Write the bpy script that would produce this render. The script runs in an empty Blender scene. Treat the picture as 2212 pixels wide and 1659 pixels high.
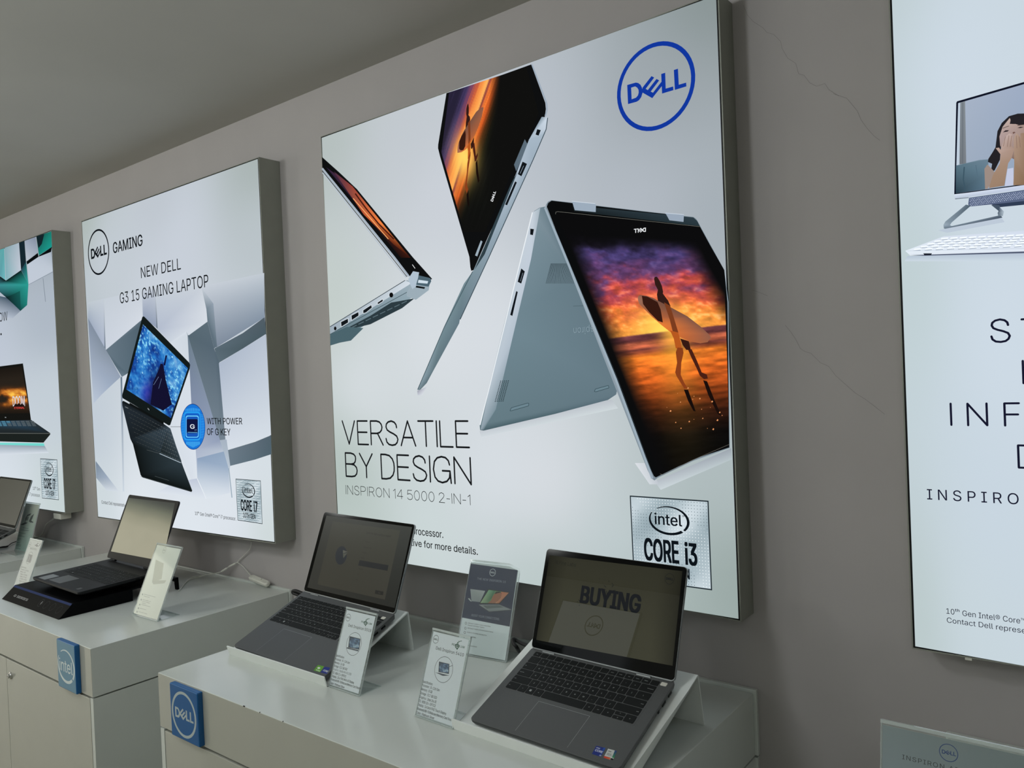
import bpy, bmesh, math, os, random
import numpy as np
from mathutils import Vector, Matrix
from mathutils.geometry import tessellate_polygon, delaunay_2d_cdt
random.seed(7)
SC = bpy.context.scene
COL = SC.collection
PI = math.pi

# ---------------------------------------------------------------- camera, world, lamps, exposure
FPX = 1683.7
CAM = np.array([0.0, -1.5, 1.4493])
RM = np.array([[0.7877685856609743, 0.6144585922443754, -0.0431427150602353],
               [-0.02854572400888337, -0.03354728199466858, -0.9990293897136254],
               [-0.6153095132423331, 0.7882355094055524, -0.008887329500614998]])
cd = bpy.data.cameras.new('camera'); cam = bpy.data.objects.new('camera', cd); COL.objects.link(cam)
cd.sensor_fit = 'HORIZONTAL'; cd.sensor_width = 36.0; cd.lens = 36.0 * FPX / 2212.0
cd.clip_start = 0.02
cam.matrix_world = Matrix(((RM[0][0], -RM[1][0], -RM[2][0], CAM[0]),
                           (RM[0][1], -RM[1][1], -RM[2][1], CAM[1]),
                           (RM[0][2], -RM[1][2], -RM[2][2], CAM[2]), (0, 0, 0, 1)))
SC.camera = cam
W = bpy.data.worlds.new('world'); SC.world = W; W.use_nodes = True
W.node_tree.nodes['Background'].inputs[0].default_value = (0.5, 0.52, 0.5, 1)
W.node_tree.nodes['Background'].inputs[1].default_value = 0.05
SC.view_settings.view_transform = 'Standard'
SC.view_settings.look = 'None'
SC.view_settings.exposure = 0.14
SC.view_settings.gamma = 1.0
SC.view_settings.use_curve_mapping = False
SC.cycles.transparent_max_bounces = 24
ZC = 2.3309                                    # ceiling height

def room_light(x, y, z, radius, power, col):
    """unseen point light near the ceiling; no fixture is built"""
    l = bpy.data.lights.new('room_point_light', 'POINT'); l.shadow_soft_size = radius
    l.energy = power; l.color = col
    o = bpy.data.objects.new('room_point_light', l); COL.objects.link(o); o.location = (x, y, z)
LAMPS = [(-2.6, -1.45, 2.1, 0.09, 9.0), (-2.7, -2.25, 2.1, 0.1, 10.0), (-1.2, -1.5, 2.1, 0.12, 12.0), (-1.6, -2.35, 2.1, 0.12, 10.0), (-4.1, -1.75, 2.1, 0.12, 15.0), (0.4, -2.4, 2.1, 0.16, 7.0)]  # some follow the shadows on the wall, others are added fill; all unseen
for lamp_ in LAMPS:
    room_light(*lamp_, (0.97, 1.0, 0.975) if lamp_[0] < -2 else (0.93, 0.985, 1.0))

# ---------------------------------------------------------------- helpers
def lin(c):
    r = []
    for v in c[:3]:
        v = v / 255.0
        r.append(v / 12.92 if v <= 0.04045 else ((v + 0.055) / 1.055) ** 2.4)
    return tuple(r)

MATS = {}
def mat(name, rgb, rough=0.5, metal=0.0, spec=0.5, vary=0.04, scale=30.0, bump=0.0):
    """procedural surface: colour broken up by a faint noise, optional noise bump"""
    m = bpy.data.materials.new(name); m.use_nodes = True
    nt = m.node_tree; b = nt.nodes['Principled BSDF']
    tc = nt.nodes.new('ShaderNodeTexCoord'); no = nt.nodes.new('ShaderNodeTexNoise')
    no.inputs['Scale'].default_value = scale; no.inputs['Detail'].default_value = 4
    nt.links.new(tc.outputs['Object'], no.inputs['Vector'])
    rp = nt.nodes.new('ShaderNodeValToRGB'); l = lin(rgb)
    rp.color_ramp.elements[0].color = tuple(v * (1 - vary) for v in l) + (1,)
    rp.color_ramp.elements[1].color = tuple(min(1, v * (1 + vary)) for v in l) + (1,)
    rp.color_ramp.elements[0].position = 0.3; rp.color_ramp.elements[1].position = 0.7
    nt.links.new(no.outputs['Fac'], rp.inputs['Fac']); nt.links.new(rp.outputs['Color'], b.inputs['Base Color'])
    b.inputs['Roughness'].default_value = rough; b.inputs['Metallic'].default_value = metal
    b.inputs['Specular IOR Level'].default_value = spec
    if bump:
        bp = nt.nodes.new('ShaderNodeBump'); bp.inputs['Strength'].default_value = bump; bp.inputs['Distance'].default_value = 0.002
        nt.links.new(no.outputs['Fac'], bp.inputs['Height']); nt.links.new(bp.outputs['Normal'], b.inputs['Normal'])
    MATS[name] = m
    return m

def art_mat(name, mode, rough=0.5, spec=0.5):
    """inks carried by the mesh: 'print' = ink on paper, 'lit' = back-lit film, 'screen' = lit display under glass"""
    m = bpy.data.materials.new(name); m.use_nodes = True
    nt = m.node_tree; b = nt.nodes['Principled BSDF']
    at = nt.nodes.new('ShaderNodeAttribute'); at.attribute_name = 'Col'
    if mode == 'lit':
        e = nt.nodes.new('ShaderNodeEmission'); nt.links.new(at.outputs['Color'], e.inputs['Color'])
        nt.links.new(e.outputs[0], nt.nodes['Material Output'].inputs['Surface'])
    else:
        b.inputs['Roughness'].default_value = rough; b.inputs['Specular IOR Level'].default_value = spec
        if mode == 'print':
            nt.links.new(at.outputs['Color'], b.inputs['Base Color'])
        else:
            b.inputs['Base Color'].default_value = (0.004, 0.004, 0.004, 1)
            nt.links.new(at.outputs['Color'], b.inputs['Emission Color']); b.inputs['Emission Strength'].default_value = 1.0
    MATS[name] = m
    return m

def acrylic_mat(name, haze):
    m = bpy.data.materials.new(name); m.use_nodes = True
    nt = m.node_tree; out = nt.nodes['Material Output']; nt.nodes.remove(nt.nodes['Principled BSDF'])
    tr = nt.nodes.new('ShaderNodeBsdfTransparent'); tr.inputs[0].default_value = (0.97, 0.985, 0.98, 1)
    di = nt.nodes.new('ShaderNodeBsdfDiffuse'); di.inputs[0].default_value = (0.75, 0.8, 0.79, 1)
    mx = nt.nodes.new('ShaderNodeMixShader'); mx.inputs[0].default_value = haze
    gl = nt.nodes.new('ShaderNodeBsdfGlossy'); gl.inputs['Roughness'].default_value = 0.04
    fr = nt.nodes.new('ShaderNodeFresnel'); fr.inputs[0].default_value = 1.49
    m2 = nt.nodes.new('ShaderNodeMixShader')
    nt.links.new(tr.outputs[0], mx.inputs[1]); nt.links.new(di.outputs[0], mx.inputs[2])
    ge = nt.nodes.new('ShaderNodeNewGeometry'); iv = nt.nodes.new('ShaderNodeMath'); iv.operation = 'SUBTRACT'; iv.inputs[0].default_value = 1.0
    mu = nt.nodes.new('ShaderNodeMath'); mu.operation = 'MULTIPLY'
    nt.links.new(ge.outputs['Backfacing'], iv.inputs[1]); nt.links.new(iv.outputs[0], mu.inputs[0]); nt.links.new(fr.outputs[0], mu.inputs[1])
    nt.links.new(mu.outputs[0], m2.inputs[0]); nt.links.new(mx.outputs[0], m2.inputs[1]); nt.links.new(gl.outputs[0], m2.inputs[2])
    nt.links.new(m2.outputs[0], out.inputs['Surface'])
    MATS[name] = m
    return m

MW = {}
def place(o, M):
    o.matrix_world = M; MW[o.name] = M
def tag(o, label=None, cat=None, group=None, kind=None):
    if label: o['label'] = label
    if cat: o['category'] = cat
    if group: o['group'] = group
    if kind: o['kind'] = kind
    return o
def thing(name, M, label, cat, group=None):
    o = bpy.data.objects.new(name, None); COL.objects.link(o); o.empty_display_size = 0.05
    place(o, M); return tag(o, label, cat, group)
def basis(o, ex, ey, ez):
    return Matrix(((ex[0], ey[0], ez[0], o[0]), (ex[1], ey[1], ez[1], o[1]), (ex[2], ey[2], ez[2], o[2]), (0, 0, 0, 1)))

class MB:
    """gathers shapes; build() links them as ONE mesh object. T maps the coordinates used here to the world."""
    def __init__(s, T=None):
        s.V = []; s.F = []; s.M = []; s.S = []; s.T = T or Matrix()
    def add(s, vs, fs, mi=0, smooth=False):
        b = len(s.V); s.V += [s.T @ Vector(v) for v in vs]
        for f in fs:
            s.F.append([b + i for i in f]); s.M.append(mi); s.S.append(smooth)
        return s
    def box(s, x0, x1, y0, y1, z0, z1, bev=0.0, mi=0):
        if bev <= 0:
            vs = [(x, y, z) for z in (z0, z1) for y in (y0, y1) for x in (x0, x1)]
            return s.add(vs, [(0, 2, 3, 1), (4, 5, 7, 6), (0, 1, 5, 4), (2, 6, 7, 3), (0, 4, 6, 2), (1, 3, 7, 5)], mi)
        bm = bmesh.new(); bmesh.ops.create_cube(bm, size=1)
        for v in bm.verts:
            v.co = Vector(((x0 + x1) / 2 + v.co.x * (x1 - x0), (y0 + y1) / 2 + v.co.y * (y1 - y0), (z0 + z1) / 2 + v.co.z * (z1 - z0)))
        bmesh.ops.bevel(bm, geom=list(bm.edges), offset=bev, segments=2, profile=0.5, affect='EDGES')
        bm.verts.index_update()
        s.add([v.co.copy() for v in bm.verts], [[v.index for v in f.verts] for f in bm.faces], mi); bm.free()
        return s
    def loft(s, rings, mi=0, smooth=False, caps=True):
        n = len(rings[0]); vs = [p for r in rings for p in r]; fs = []
        for k in range(len(rings) - 1):
            for i in range(n):
                j = (i + 1) % n; fs.append((k * n + i, k * n + j, (k + 1) * n + j, (k + 1) * n + i))
        s.add(vs, fs, mi, smooth)
        if caps:
            s.add(rings[0], [list(range(n))[::-1]], mi); s.add(rings[-1], [list(range(n))], mi)
        return s
    def slab(s, x0, x1, y0, y1, z0, z1, r=0.006, ch=0.0008, mi=0, n=5):
        """rounded-rectangle plate with chamfered top and bottom edges"""
        P = lambda d, z: [(x, y, z) for x, y in rrect(x0 + d, x1 - d, y0 + d, y1 - d, max(r - d, 1e-4), n)]
        return s.loft([P(ch, z0), P(0, z0 + ch), P(0, z1 - ch), P(ch, z1)], mi)
    def prism(s, prof, lo, hi, axis='x', mi=0):
        f = {'x': lambda a, b, t: (t, a, b), 'y': lambda a, b, t: (a, t, b), 'z': lambda a, b, t: (a, b, t)}[axis]
        return s.loft([[f(a, b, lo) for a, b in prof], [f(a, b, hi) for a, b in prof]], mi)
    def tube(s, path, r, seg=8, mi=0):
        path = [Vector(p) for p in path]; rings = []
        up = Vector((0.13, 0.2, 0.97))
        for i, p in enumerate(path):
            d = (path[min(i + 1, len(path) - 1)] - path[max(i - 1, 0)]).normalized()
            a = d.cross(up).normalized(); b = a.cross(d).normalized()
            rr = r[i] if isinstance(r, (list, tuple)) else r
            rings.append([p + a * rr * math.cos(t * 2 * PI / seg) + b * rr * math.sin(t * 2 * PI / seg) for t in range(seg)])
        return s.loft(rings, mi, True)
    def build(s, name, mats, parent=None, M=None, label=None):
        M = MW[parent.name] if parent is not None else (M or Matrix())
        inv = M.inverted(); me = bpy.data.meshes.new(name)
        me.from_pydata([inv @ v for v in s.V], [], s.F)
        for m in (mats if isinstance(mats, (list, tuple)) else [mats]): me.materials.append(MATS[m])
        me.polygons.foreach_set('material_index', s.M); me.polygons.foreach_set('use_smooth', s.S)
        bm = bmesh.new(); bm.from_mesh(me); bmesh.ops.recalc_face_normals(bm, faces=bm.faces); bm.to_mesh(me); bm.free()
        o = bpy.data.objects.new(name, me); COL.objects.link(o)
        MW[o.name] = M
        if parent is not None: o.parent = parent
        else: o.matrix_world = M
        if label: o['label'] = label
        return o

def rrect(x0, x1, y0, y1, r, n=5):
    pts = []
    for cx, cy, a0 in ((x1 - r, y1 - r, 0), (x0 + r, y1 - r, 90), (x0 + r, y0 + r, 180), (x1 - r, y0 + r, 270)):
        for i in range(n + 1):
            a = math.radians(a0 + 90 * i / n); pts.append((cx + r * math.cos(a), cy + r * math.sin(a)))
    return pts
def smooth_path(pts, n=8):
    """Catmull-Rom through the points"""
    P = [Vector(p) for p in pts]; P = [P[0] * 2 - P[1]] + P + [P[-1] * 2 - P[-2]]; out = []
    for i in range(1, len(P) - 2):
        for k in range(n):
            t = k / n; a, b, c, d = P[i - 1:i + 3]
            out.append(0.5 * ((2 * b) + (c - a) * t + (2 * a - 5 * b + 4 * c - d) * t * t + (3 * b - a - 3 * c + d) * t ** 3))
    return out + [P[-2]]

# lettering -------------------------------------------------------
FONT = None
try:
    FONT = bpy.data.fonts.load(os.path.join(bpy.utils.system_resource('DATAFILES'), 'fonts', 'Inter.woff2'))
except Exception:
    FONT = None
_tc = {}
_ts = {}
CAPH = None
def glyphs(s, weight=0.0, space=1.0, res=3):
    """flat outline of a string: vertices (cap height = 1, left edge at 0) and faces"""
    global CAPH
    key = (s, weight, space, res)
    if key in _tc: return _tc[key]
    def raw(t, w, r):
        c = bpy.data.curves.new('lettering', 'FONT'); c.body = t; c.resolution_u = r; c.space_character = space; c.fill_mode = 'NONE'
        if FONT: c.font = FONT
        o = bpy.data.objects.new('lettering', c); COL.objects.link(o)
        dg = bpy.context.evaluated_depsgraph_get(); e = o.evaluated_get(dg); m = e.to_mesh()
        V = [(v.co.x, v.co.y) for v in m.vertices]; E = [tuple(q.vertices) for q in m.edges]
        E = [(a, b) if abs(a - b) == 1 and b > a else (max(a, b), min(a, b)) for a, b in E]
        e.to_mesh_clear(); bpy.data.objects.remove(o); bpy.data.curves.remove(c)
        # fill the outlines: constrained triangles, kept where the winding is not zero
        P2, _e, F2, _a, _b, _c = delaunay_2d_cdt([Vector(v) for v in V], E, [], 0, 1e-6)
        if not F2: return V, []
        Q = np.array([(v[0], v[1]) for v in P2]); Tn = np.array([list(f) for f in F2]); Cn = Q[Tn].mean(1)
        A = np.array([V[a] for a, b in E]); B = np.array([V[b] for a, b in E])
        px, py = Cn[:, 0][:, None], Cn[:, 1][:, None]; side = (B[:, 0] - A[:, 0]) * (py - A[:, 1]) - (px - A[:, 0]) * (B[:, 1] - A[:, 1])
        wn = ((A[:, 1] <= py) & (B[:, 1] > py) & (side > 0)).sum(1) - ((A[:, 1] > py) & (B[:, 1] <= py) & (side < 0)).sum(1)
        return [tuple(q) for q in Q], [list(map(int, t)) for t, w in zip(Tn, wn) if w != 0]
    if CAPH is None: CAPH = max(v[1] for v in raw('H', 0, 2)[0])
    V, F = raw(s, weight, res)
    x0 = min(v[0] for v in V)
    V = [((v[0] - x0) / CAPH, v[1] / CAPH) for v in V]
    if weight > 0:                              # heavier strokes: the same outline stamped in a small circle
        n = len(V); B = V; FB = F; V = []; F = []
        for k in range(9):
            dx, dy = weight * 1.4 * (k % 3 - 1), weight * 0.6 * (k // 3 - 1)
            V += [(x + dx, y + dy) for x, y in B]; F += [[i + n * k for i in f] for f in FB]
        x0 = min(v[0] for v in V); V = [(x - x0, y) for x, y in V]
    _tc[key] = (V, F, max(v[0] for v in V)); _ts[id(F)] = len(V) // 9 if weight > 0 else 0
    return _tc[key]

STROKE = {
    'V': [[(0, 1), (.32, 0), (.64, 1)]], 'E': [[(.5, 1), (0, 1), (0, 0), (.52, 0)], [(0, .52), (.47, .52)]], 'F': [[(.5, 1), (0, 1), (0, 0)], [(0, .5), (.46, .5)]],
    'R': [[(0, 0), (0, 1), (.3, 1), (.44, .96), (.53, .86), (.56, .74), (.53, .62), (.44, .52), (.3, .48), (0, .48)], [(.33, .48), (.58, 0)]],
    'P': [[(0, 0), (0, 1), (.3, 1), (.44, .96), (.53, .86), (.56, .73), (.53, .6), (.44, .5), (.3, .46), (0, .46)]],
    'S': [[(.53, .73), (.51, .85), (.43, .95), (.29, 1), (.14, .96), (.05, .87), (.03, .75), (.08, .63), (.2, .55), (.38, .47), (.52, .38), (.57, .25), (.53, .12), (.44, .03), (.29, 0), (.14, .03), (.04, .13), (.01, .27)]],
    'A': [[(0, 0), (.33, 1), (.66, 0)], [(.11, .33), (.55, .33)]], 'T': [[(0, 1), (.66, 1)], [(.33, 1), (.33, 0)]], 'I': [[(0, 0), (0, 1)]], 'L': [[(0, 1), (0, 0), (.52, 0)]],
    'B': [[(0, 0), (0, 1), (.27, 1), (.41, .96), (.49, .87), (.5, .76), (.47, .64), (.4, .56), (.27, .53), (0, .53)], [(.27, .53), (.42, .5), (.52, .4), (.55, .27), (.52, .13), (.43, .03), (.28, 0), (0, 0)]],
    'Y': [[(0, 1), (.3, .46), (.6, 1)], [(.3, .46), (.3, 0)]], 'D': [[(0, 0), (0, 1), (.2, 1), (.38, .96), (.51, .83), (.57, .66), (.58, .5), (.57, .34), (.51, .17), (.38, .04), (.2, 0), (0, 0)]],
    'G': [[(.65, .7), (.61, .86), (.5, .97), (.34, 1), (.17, .95), (.05, .8), (0, .5), (.05, .2), (.17, .05), (.34, 0), (.52, .06), (.63, .2), (.66, .44)], [(.36, .46), (.66, .46), (.69, 0)]],
    'N': [[(0, 0), (0, 1), (.62, 0), (.62, 1)]], 'O': [[(.33 + .33 * math.cos(i * PI / 10), .5 + .5 * math.sin(i * PI / 10)) for i in range(21)]],
    '1': [[(0, .8), (.2, 1), (.2, 0)]], '4': [[(.46, 0), (.46, 1), (0, .26), (.6, .26)]], '0': [[(.27 + .27 * math.cos(i * PI / 10), .5 + .5 * math.sin(i * PI / 10)) for i in range(21)]],
    '5': [[(.5, 1), (.08, 1), (.04, .54), (.16, .62), (.3, .64), (.46, .57), (.55, .43), (.55, .24), (.48, .08), (.3, 0), (.12, .04), (.02, .18)]],
    '2': [[(.02, .74), (.08, .92), (.27, 1), (.46, .92), (.52, .74), (.46, .56), (.02, 0), (.56, 0)]], '-': [[(0, .42), (.3, .42)]],
}
DELL_D = [(-0.713, 0.224), (-0.485, 0.221), (-0.422, 0.194), (-0.368, 0.143), (-0.331, 0.068), (-0.318, 0.0), (-0.318, -0.058), (-0.357, -0.15), (-0.416, -0.207), (-0.482, -0.228), (-0.713, -0.226)]
DELL_H = [(-0.611, 0.135), (-0.505, 0.136), (-0.451, 0.092), (-0.421, 0.034), (-0.419, -0.032), (-0.443, -0.091), (-0.493, -0.129), (-0.611, -0.138)]
DELL_E = [(-0.33, 0.0), (-0.313, 0.059), (-0.072, 0.26), (-0.004, 0.208), (-0.234, 0.009), (-0.182, -0.034), (0.052, 0.162), (0.118, 0.11), (-0.108, -0.087), (-0.052, -0.128), (0.174, 0.066), (0.179, -0.035), (-0.076, -0.248), (-0.318, -0.058)]
DELL_L = [(0.174, 0.241), (0.275, 0.243), (0.272, -0.118), (0.457, -0.118), (0.461, -0.203), (0.176, -0.207)]
DELL_M = [(0.491, 0.245), (0.593, 0.247), (0.597, -0.116), (0.776, -0.115), (0.779, -0.201), (0.496, -0.207)]

class Art:
    """flat artwork on the plane o + a*ex + b*ey facing n; every shape is ink of its own colour, stacked by hairs"""
    EPS = 2.2e-5
    def __init__(s, o, ex, ey, n, eps=None):
        s.o = np.array(o, float); s.ex = np.array(ex, float); s.ey = np.array(ey, float); s.n = np.array(n, float)
        s.V = []; s.C = []; s.F = []; s.k = 1; s.zz = (0, 0, 1.0); s.eps = eps or Art.EPS
    def zoom(s, ox, oy, sc): s.zz = (ox, oy, sc); return s
    def p(s, x, y):
        u = s.zz[0] + x / s.zz[2]; v = s.zz[1] + y / s.zz[2]
        d = RM.T @ np.array([(u - 1106.0) / FPX, (v - 829.5) / FPX, 1.0])
        t = ((s.o - CAM) @ s.n) / (d @ s.n); q = CAM + d * t - s.o
        return (float(q @ s.ex), float(q @ s.ey))
    def raw(s, pts, cols, faces):
        b = len(s.V); st = _ts.get(id(faces), 0)
        for i, (a, c) in enumerate(pts):
            s.V.append(s.o + s.ex * a + s.ey * c + s.n * ((s.k + (0.09 * (i // st) if st else 0)) * s.eps))
        s.C += cols; s.F += [[b + i for i in f] for f in faces]; s.k += 1
    def poly(s, pts, col, px=True):
        P = [s.p(*q) for q in pts] if px else list(pts)
        cols = [lin(col[min(len(col) - 1, i * len(col) // len(P))]) for i in range(len(P))] if isinstance(col, list) else [lin(col)] * len(P)
        T = tessellate_polygon([[Vector((a, b, 0)) for a, b in P]])
        s.raw(P, cols, T)
    def quad(s, pts, cols, n=6, px=True):
        """four corners (TL, TR, BR, BL) with a blend of four colours"""
        P = [np.array(s.p(*q)) if px else np.array(q) for q in pts]; L = [np.array(c, float) for c in cols]; V = []; Cc = []; F = []
        for j in range(n + 1):
            for i in range(n + 1):
                a, b = i / n, j / n; w = ((1 - a) * (1 - b), a * (1 - b), a * b, (1 - a) * b)
                V.append(tuple(sum(w[k] * P[k] for k in range(4)))); Cc.append(lin(sum(w[k] * L[k] for k in range(4))))
        for j in range(n):
            for i in range(n):
                q = j * (n + 1) + i; F.append((q, q + 1, q + n + 2, q + n + 1))
        s.raw(V, Cc, F)
    def picture(s, pts, fn, nx, ny, px=True):
        """painted picture on a four-sided patch; fn(i/nx, j/ny) -> arrays of sRGB"""
        P = [np.array(s.p(*q)) if px else np.array(q) for q in pts]
        A, B = np.meshgrid(np.linspace(0, 1, nx + 1), np.linspace(0, 1, ny + 1)); a = A.ravel(); b = B.ravel()
        X = sum(w[:, None] * P[k][None] for k, w in enumerate(((1 - a) * (1 - b), a * (1 - b), a * b, (1 - a) * b)))
        Cs = np.clip(fn(a, b), 0, 255) / 255.0
        Ln = np.where(Cs <= 0.04045, Cs / 12.92, ((Cs + 0.055) / 1.055) ** 2.4)
        F = [(j * (nx + 1) + i, j * (nx + 1) + i + 1, (j + 1) * (nx + 1) + i + 1, (j + 1) * (nx + 1) + i) for j in range(ny) for i in range(nx)]
        s.raw([tuple(x) for x in X], [tuple(c) for c in Ln], F)
    def line(s, pts, w, col, px=True):
        V = []; F = []
        for (x0, y0), (x1, y1) in zip(pts, pts[1:]):
            d = math.hypot(x1 - x0, y1 - y0) or 1; nx, ny = -(y1 - y0) / d * w / 2, (x1 - x0) / d * w / 2
            b = len(V); V += [(x0 + nx, y0 + ny), (x1 + nx, y1 + ny), (x1 - nx, y1 - ny), (x0 - nx, y0 - ny)]; F.append((b, b + 1, b + 2, b + 3))
        s.raw([s.p(*q) for q in V] if px else V, [lin(col)] * len(V), F)
    def ring(s, c, rx, ry, rin, col, n=48, px=True, a0=0, a1=360, rot=0):
        """ring (rin = inner share of the radius) or disc (rin = 0) around c"""
        V = []; F = []; cr, sr = math.cos(rot), math.sin(rot)
        for i in range(n + 1):
            a = math.radians(a0 + (a1 - a0) * i / n)
            for f in (1.0, rin):
                x, y = rx * f * math.cos(a), ry * f * math.sin(a); q = (c[0] + x * cr - y * sr, c[1] + x * sr + y * cr); V.append(s.p(*q) if px else q)
        F = [(2 * i, 2 * i + 2, 2 * i + 3, 2 * i + 1) for i in range(n)]
        s.raw(V, [lin(col)] * len(V), F)
    def text(s, t, bl, br, tl, col, weight=0.0, space=1.0, px=True, res=3):
        """lettering whose baseline runs bl -> br and whose capitals reach tl above bl"""
        V, F, w = glyphs(t, weight, space, res)
        A, B, Cc = [np.array(s.p(*q)) if px else np.array(q) for q in (bl, br, tl)]
        e = (B - A) / w; f = Cc - A
        if px:
            h = abs(f[1]); f = np.array([0.0, math.copysign(h, f[1])]); e = np.array([e[0], 0.0]); A = np.array([A[0], (A[1] + B[1]) / 2])
        s.raw([tuple(A + e * x + f * y) for x, y in V], [lin(col)] * len(V), F)
    def thin(s, t, bl, br, tl, col, sw=0.066, gap=0.16, px=True):
        """light single-stroke capitals; sw = stroke width as a share of the cap height"""
        L = []; x = 0
        for ch in t:
            if ch == ' ': x += 0.26; continue
            G = STROKE[ch]; w = max(q[0] for g in G for q in g)
            L += [[(x + a, b) for a, b in g] for g in G]; x += w + gap
        x -= gap; A, B, Cc = [np.array(s.p(*q)) if px else np.array(q) for q in (bl, br, tl)]
        h = abs(Cc[1] - A[1]) * (1 - sw); wd = sw * abs(Cc[1] - A[1]) / 2; k = (B[0] - A[0] - 2 * wd) / max(x, 1e-3) if x > 0.01 else 1.0
        y0 = (A[1] + B[1]) / 2 + wd; V = []; F = []
        for g in L:
            q = [(A[0] + wd + a * k, y0 + b * h) for a, b in g]
            for (x0, y0_), (x1, y1_) in zip(q, q[1:]):
                d = math.hypot(x1 - x0, y1_ - y0_) or 1; nx, ny = -(y1_ - y0_) / d * wd, (x1 - x0) / d * wd; b = len(V)
                V += [(x0 + nx, y0_ + ny), (x1 + nx, y1_ + ny), (x1 - nx, y1_ - ny), (x0 - nx, y0_ - ny)]; F.append((b, b + 1, b + 2, b + 3))
            for c in q:
                b = len(V); V += [(c[0] + wd * math.cos(i * PI / 4), c[1] + wd * math.sin(i * PI / 4)) for i in range(8)]; F.append(tuple(range(b, b + 8)))
        s.raw(V, [lin(col)] * len(V), F)
    def label(s, t, x, y, h, col, weight=0.0, align='l', xs=1.0, res=2, space=1.0):
        """lettering of cap height h at plane coordinates"""
        V, F, w = glyphs(t, weight, space, res); w *= h * xs
        x -= {'l': 0, 'c': w / 2, 'r': w}[align]
        s.raw([(x + a * h * xs, y + b * h) for a, b in V], [lin(col)] * len(V), F)
    def roundel(s, c, r, col, px=True, ring=True, fx=1, rot=0.0, inner=0.9, ry=None):
        """the ringed four-letter maker's mark; c = centre, r = radius in plane units"""
        c = s.p(*c) if px else c; ry = ry or r; cr, sr = math.cos(rot), math.sin(rot)
        if ring: s.ring(c, r, ry, inner, col, 48, False)
        def m(P): return [(c[0] + fx * r * (x * cr - y * sr), c[1] + ry * (x * sr + y * cr)) for x, y in P]
        D, Hh = m(DELL_D), m(DELL_H)
        T = tessellate_polygon([[Vector((a, b, 0)) for a, b in D], [Vector((a, b, 0)) for a, b in Hh]])
        s.raw(D + Hh, [lin(col)] * (len(D) + len(Hh)), T)
        for L in (DELL_E, DELL_L, DELL_M): s.poly(m(L), col, False)
    def swoosh(s, f, col, n=26, x0=0.243, x1=0.76, y0=0.572, y1=0.905):
        """the two tapered arcs around a lower-case word; f maps unit coordinates to the plane"""
        cx, cy, rx, ry = (x0 + x1) / 2, (y0 + y1) / 2, (x1 - x0) / 2, (y1 - y0) / 2
        for a0, a1, w0, w1 in ((126, -40, 0.05, 0.15), (148, 313, 0.05, 0.21)):
            V = []
            for i in range(n + 1):
                t = i / n; a = math.radians(a0 + (a1 - a0) * t); k = w0 + (w1 - w0) * math.sin(t * PI * 0.62)
                for q in (1.0, 1.0 - k * 0.85): V.append(f(cx + rx * q * math.cos(a), cy + ry * (q * math.sin(a) - (0.05 * (1 - q)))))
            s.raw(V, [lin(col)] * len(V), [(2 * i, 2 * i + 2, 2 * i + 3, 2 * i + 1) for i in range(n)])
    def unit(s, TL, TR, BR, BL, px=True):
        q = [np.array(s.p(*k)) if px else np.array(k) for k in (TL, TR, BR, BL)]
        return lambda a, b: tuple((1 - a) * (1 - b) * q[3] + a * (1 - b) * q[2] + a * b * q[1] + (1 - a) * b * q[0])
    def utext(s, t, f, x0, x1, y0, y1, col, weight=0.0):
        V, F, w = glyphs(t, weight)
        s.raw([f(x0 + (x1 - x0) * x / w, y0 + (y1 - y0) * y) for x, y in V], [lin(col)] * len(V), F)
    def build(s, name, material, parent, label=None):
        M = MW[parent.name]; inv = M.inverted(); me = bpy.data.meshes.new(name)
        me.from_pydata([inv @ Vector(v) for v in s.V], [], s.F)
        at = me.color_attributes.new('Col', 'FLOAT_COLOR', 'POINT')
        at.data.foreach_set('color', np.hstack([np.array(s.C, dtype=np.float32), np.ones((len(s.C), 1), np.float32)]).ravel())
        me.materials.append(MATS[material])
        o = bpy.data.objects.new(name, me); COL.objects.link(o); o.parent = parent; MW[o.name] = M
        if label: o['label'] = label
        return o

def at_y(u, v, y):
    d = RM.T @ np.array([(u - 1106.0) / FPX, (v - 829.5) / FPX, 1.0]); return Vector(CAM + d * ((y - CAM[1]) / d[1]))
def at_z(u, v, z):
    d = RM.T @ np.array([(u - 1106.0) / FPX, (v - 829.5) / FPX, 1.0]); return Vector(CAM + d * ((z - CAM[2]) / d[2]))

def fbm(x, y, seed=0, octv=5):
    """layered value noise on arrays"""
    rs = np.random.RandomState(seed); T = rs.rand(64, 64); out = np.zeros_like(x); amp = 0.5
    for o in range(octv):
        X = x * 2 ** o + 7.3 * o; Y = y * 2 ** o + 3.1 * o
        xi = np.floor(X).astype(int); yi = np.floor(Y).astype(int); fx = X - xi; fy = Y - yi
        fx = fx * fx * (3 - 2 * fx); fy = fy * fy * (3 - 2 * fy)
        g = lambda a, b: T[a % 64, b % 64]
        out += amp * ((g(xi, yi) * (1 - fx) + g(xi + 1, yi) * fx) * (1 - fy) + (g(xi, yi + 1) * (1 - fx) + g(xi + 1, yi + 1) * fx) * fy)
        amp *= 0.5
    return out
def ramp(t, stops):
    t = np.asarray(t); xs = [q[0] for q in stops]
    return np.stack([np.interp(t, xs, [q[1][k] for q in stops]) for k in range(3)], -1)

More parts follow.
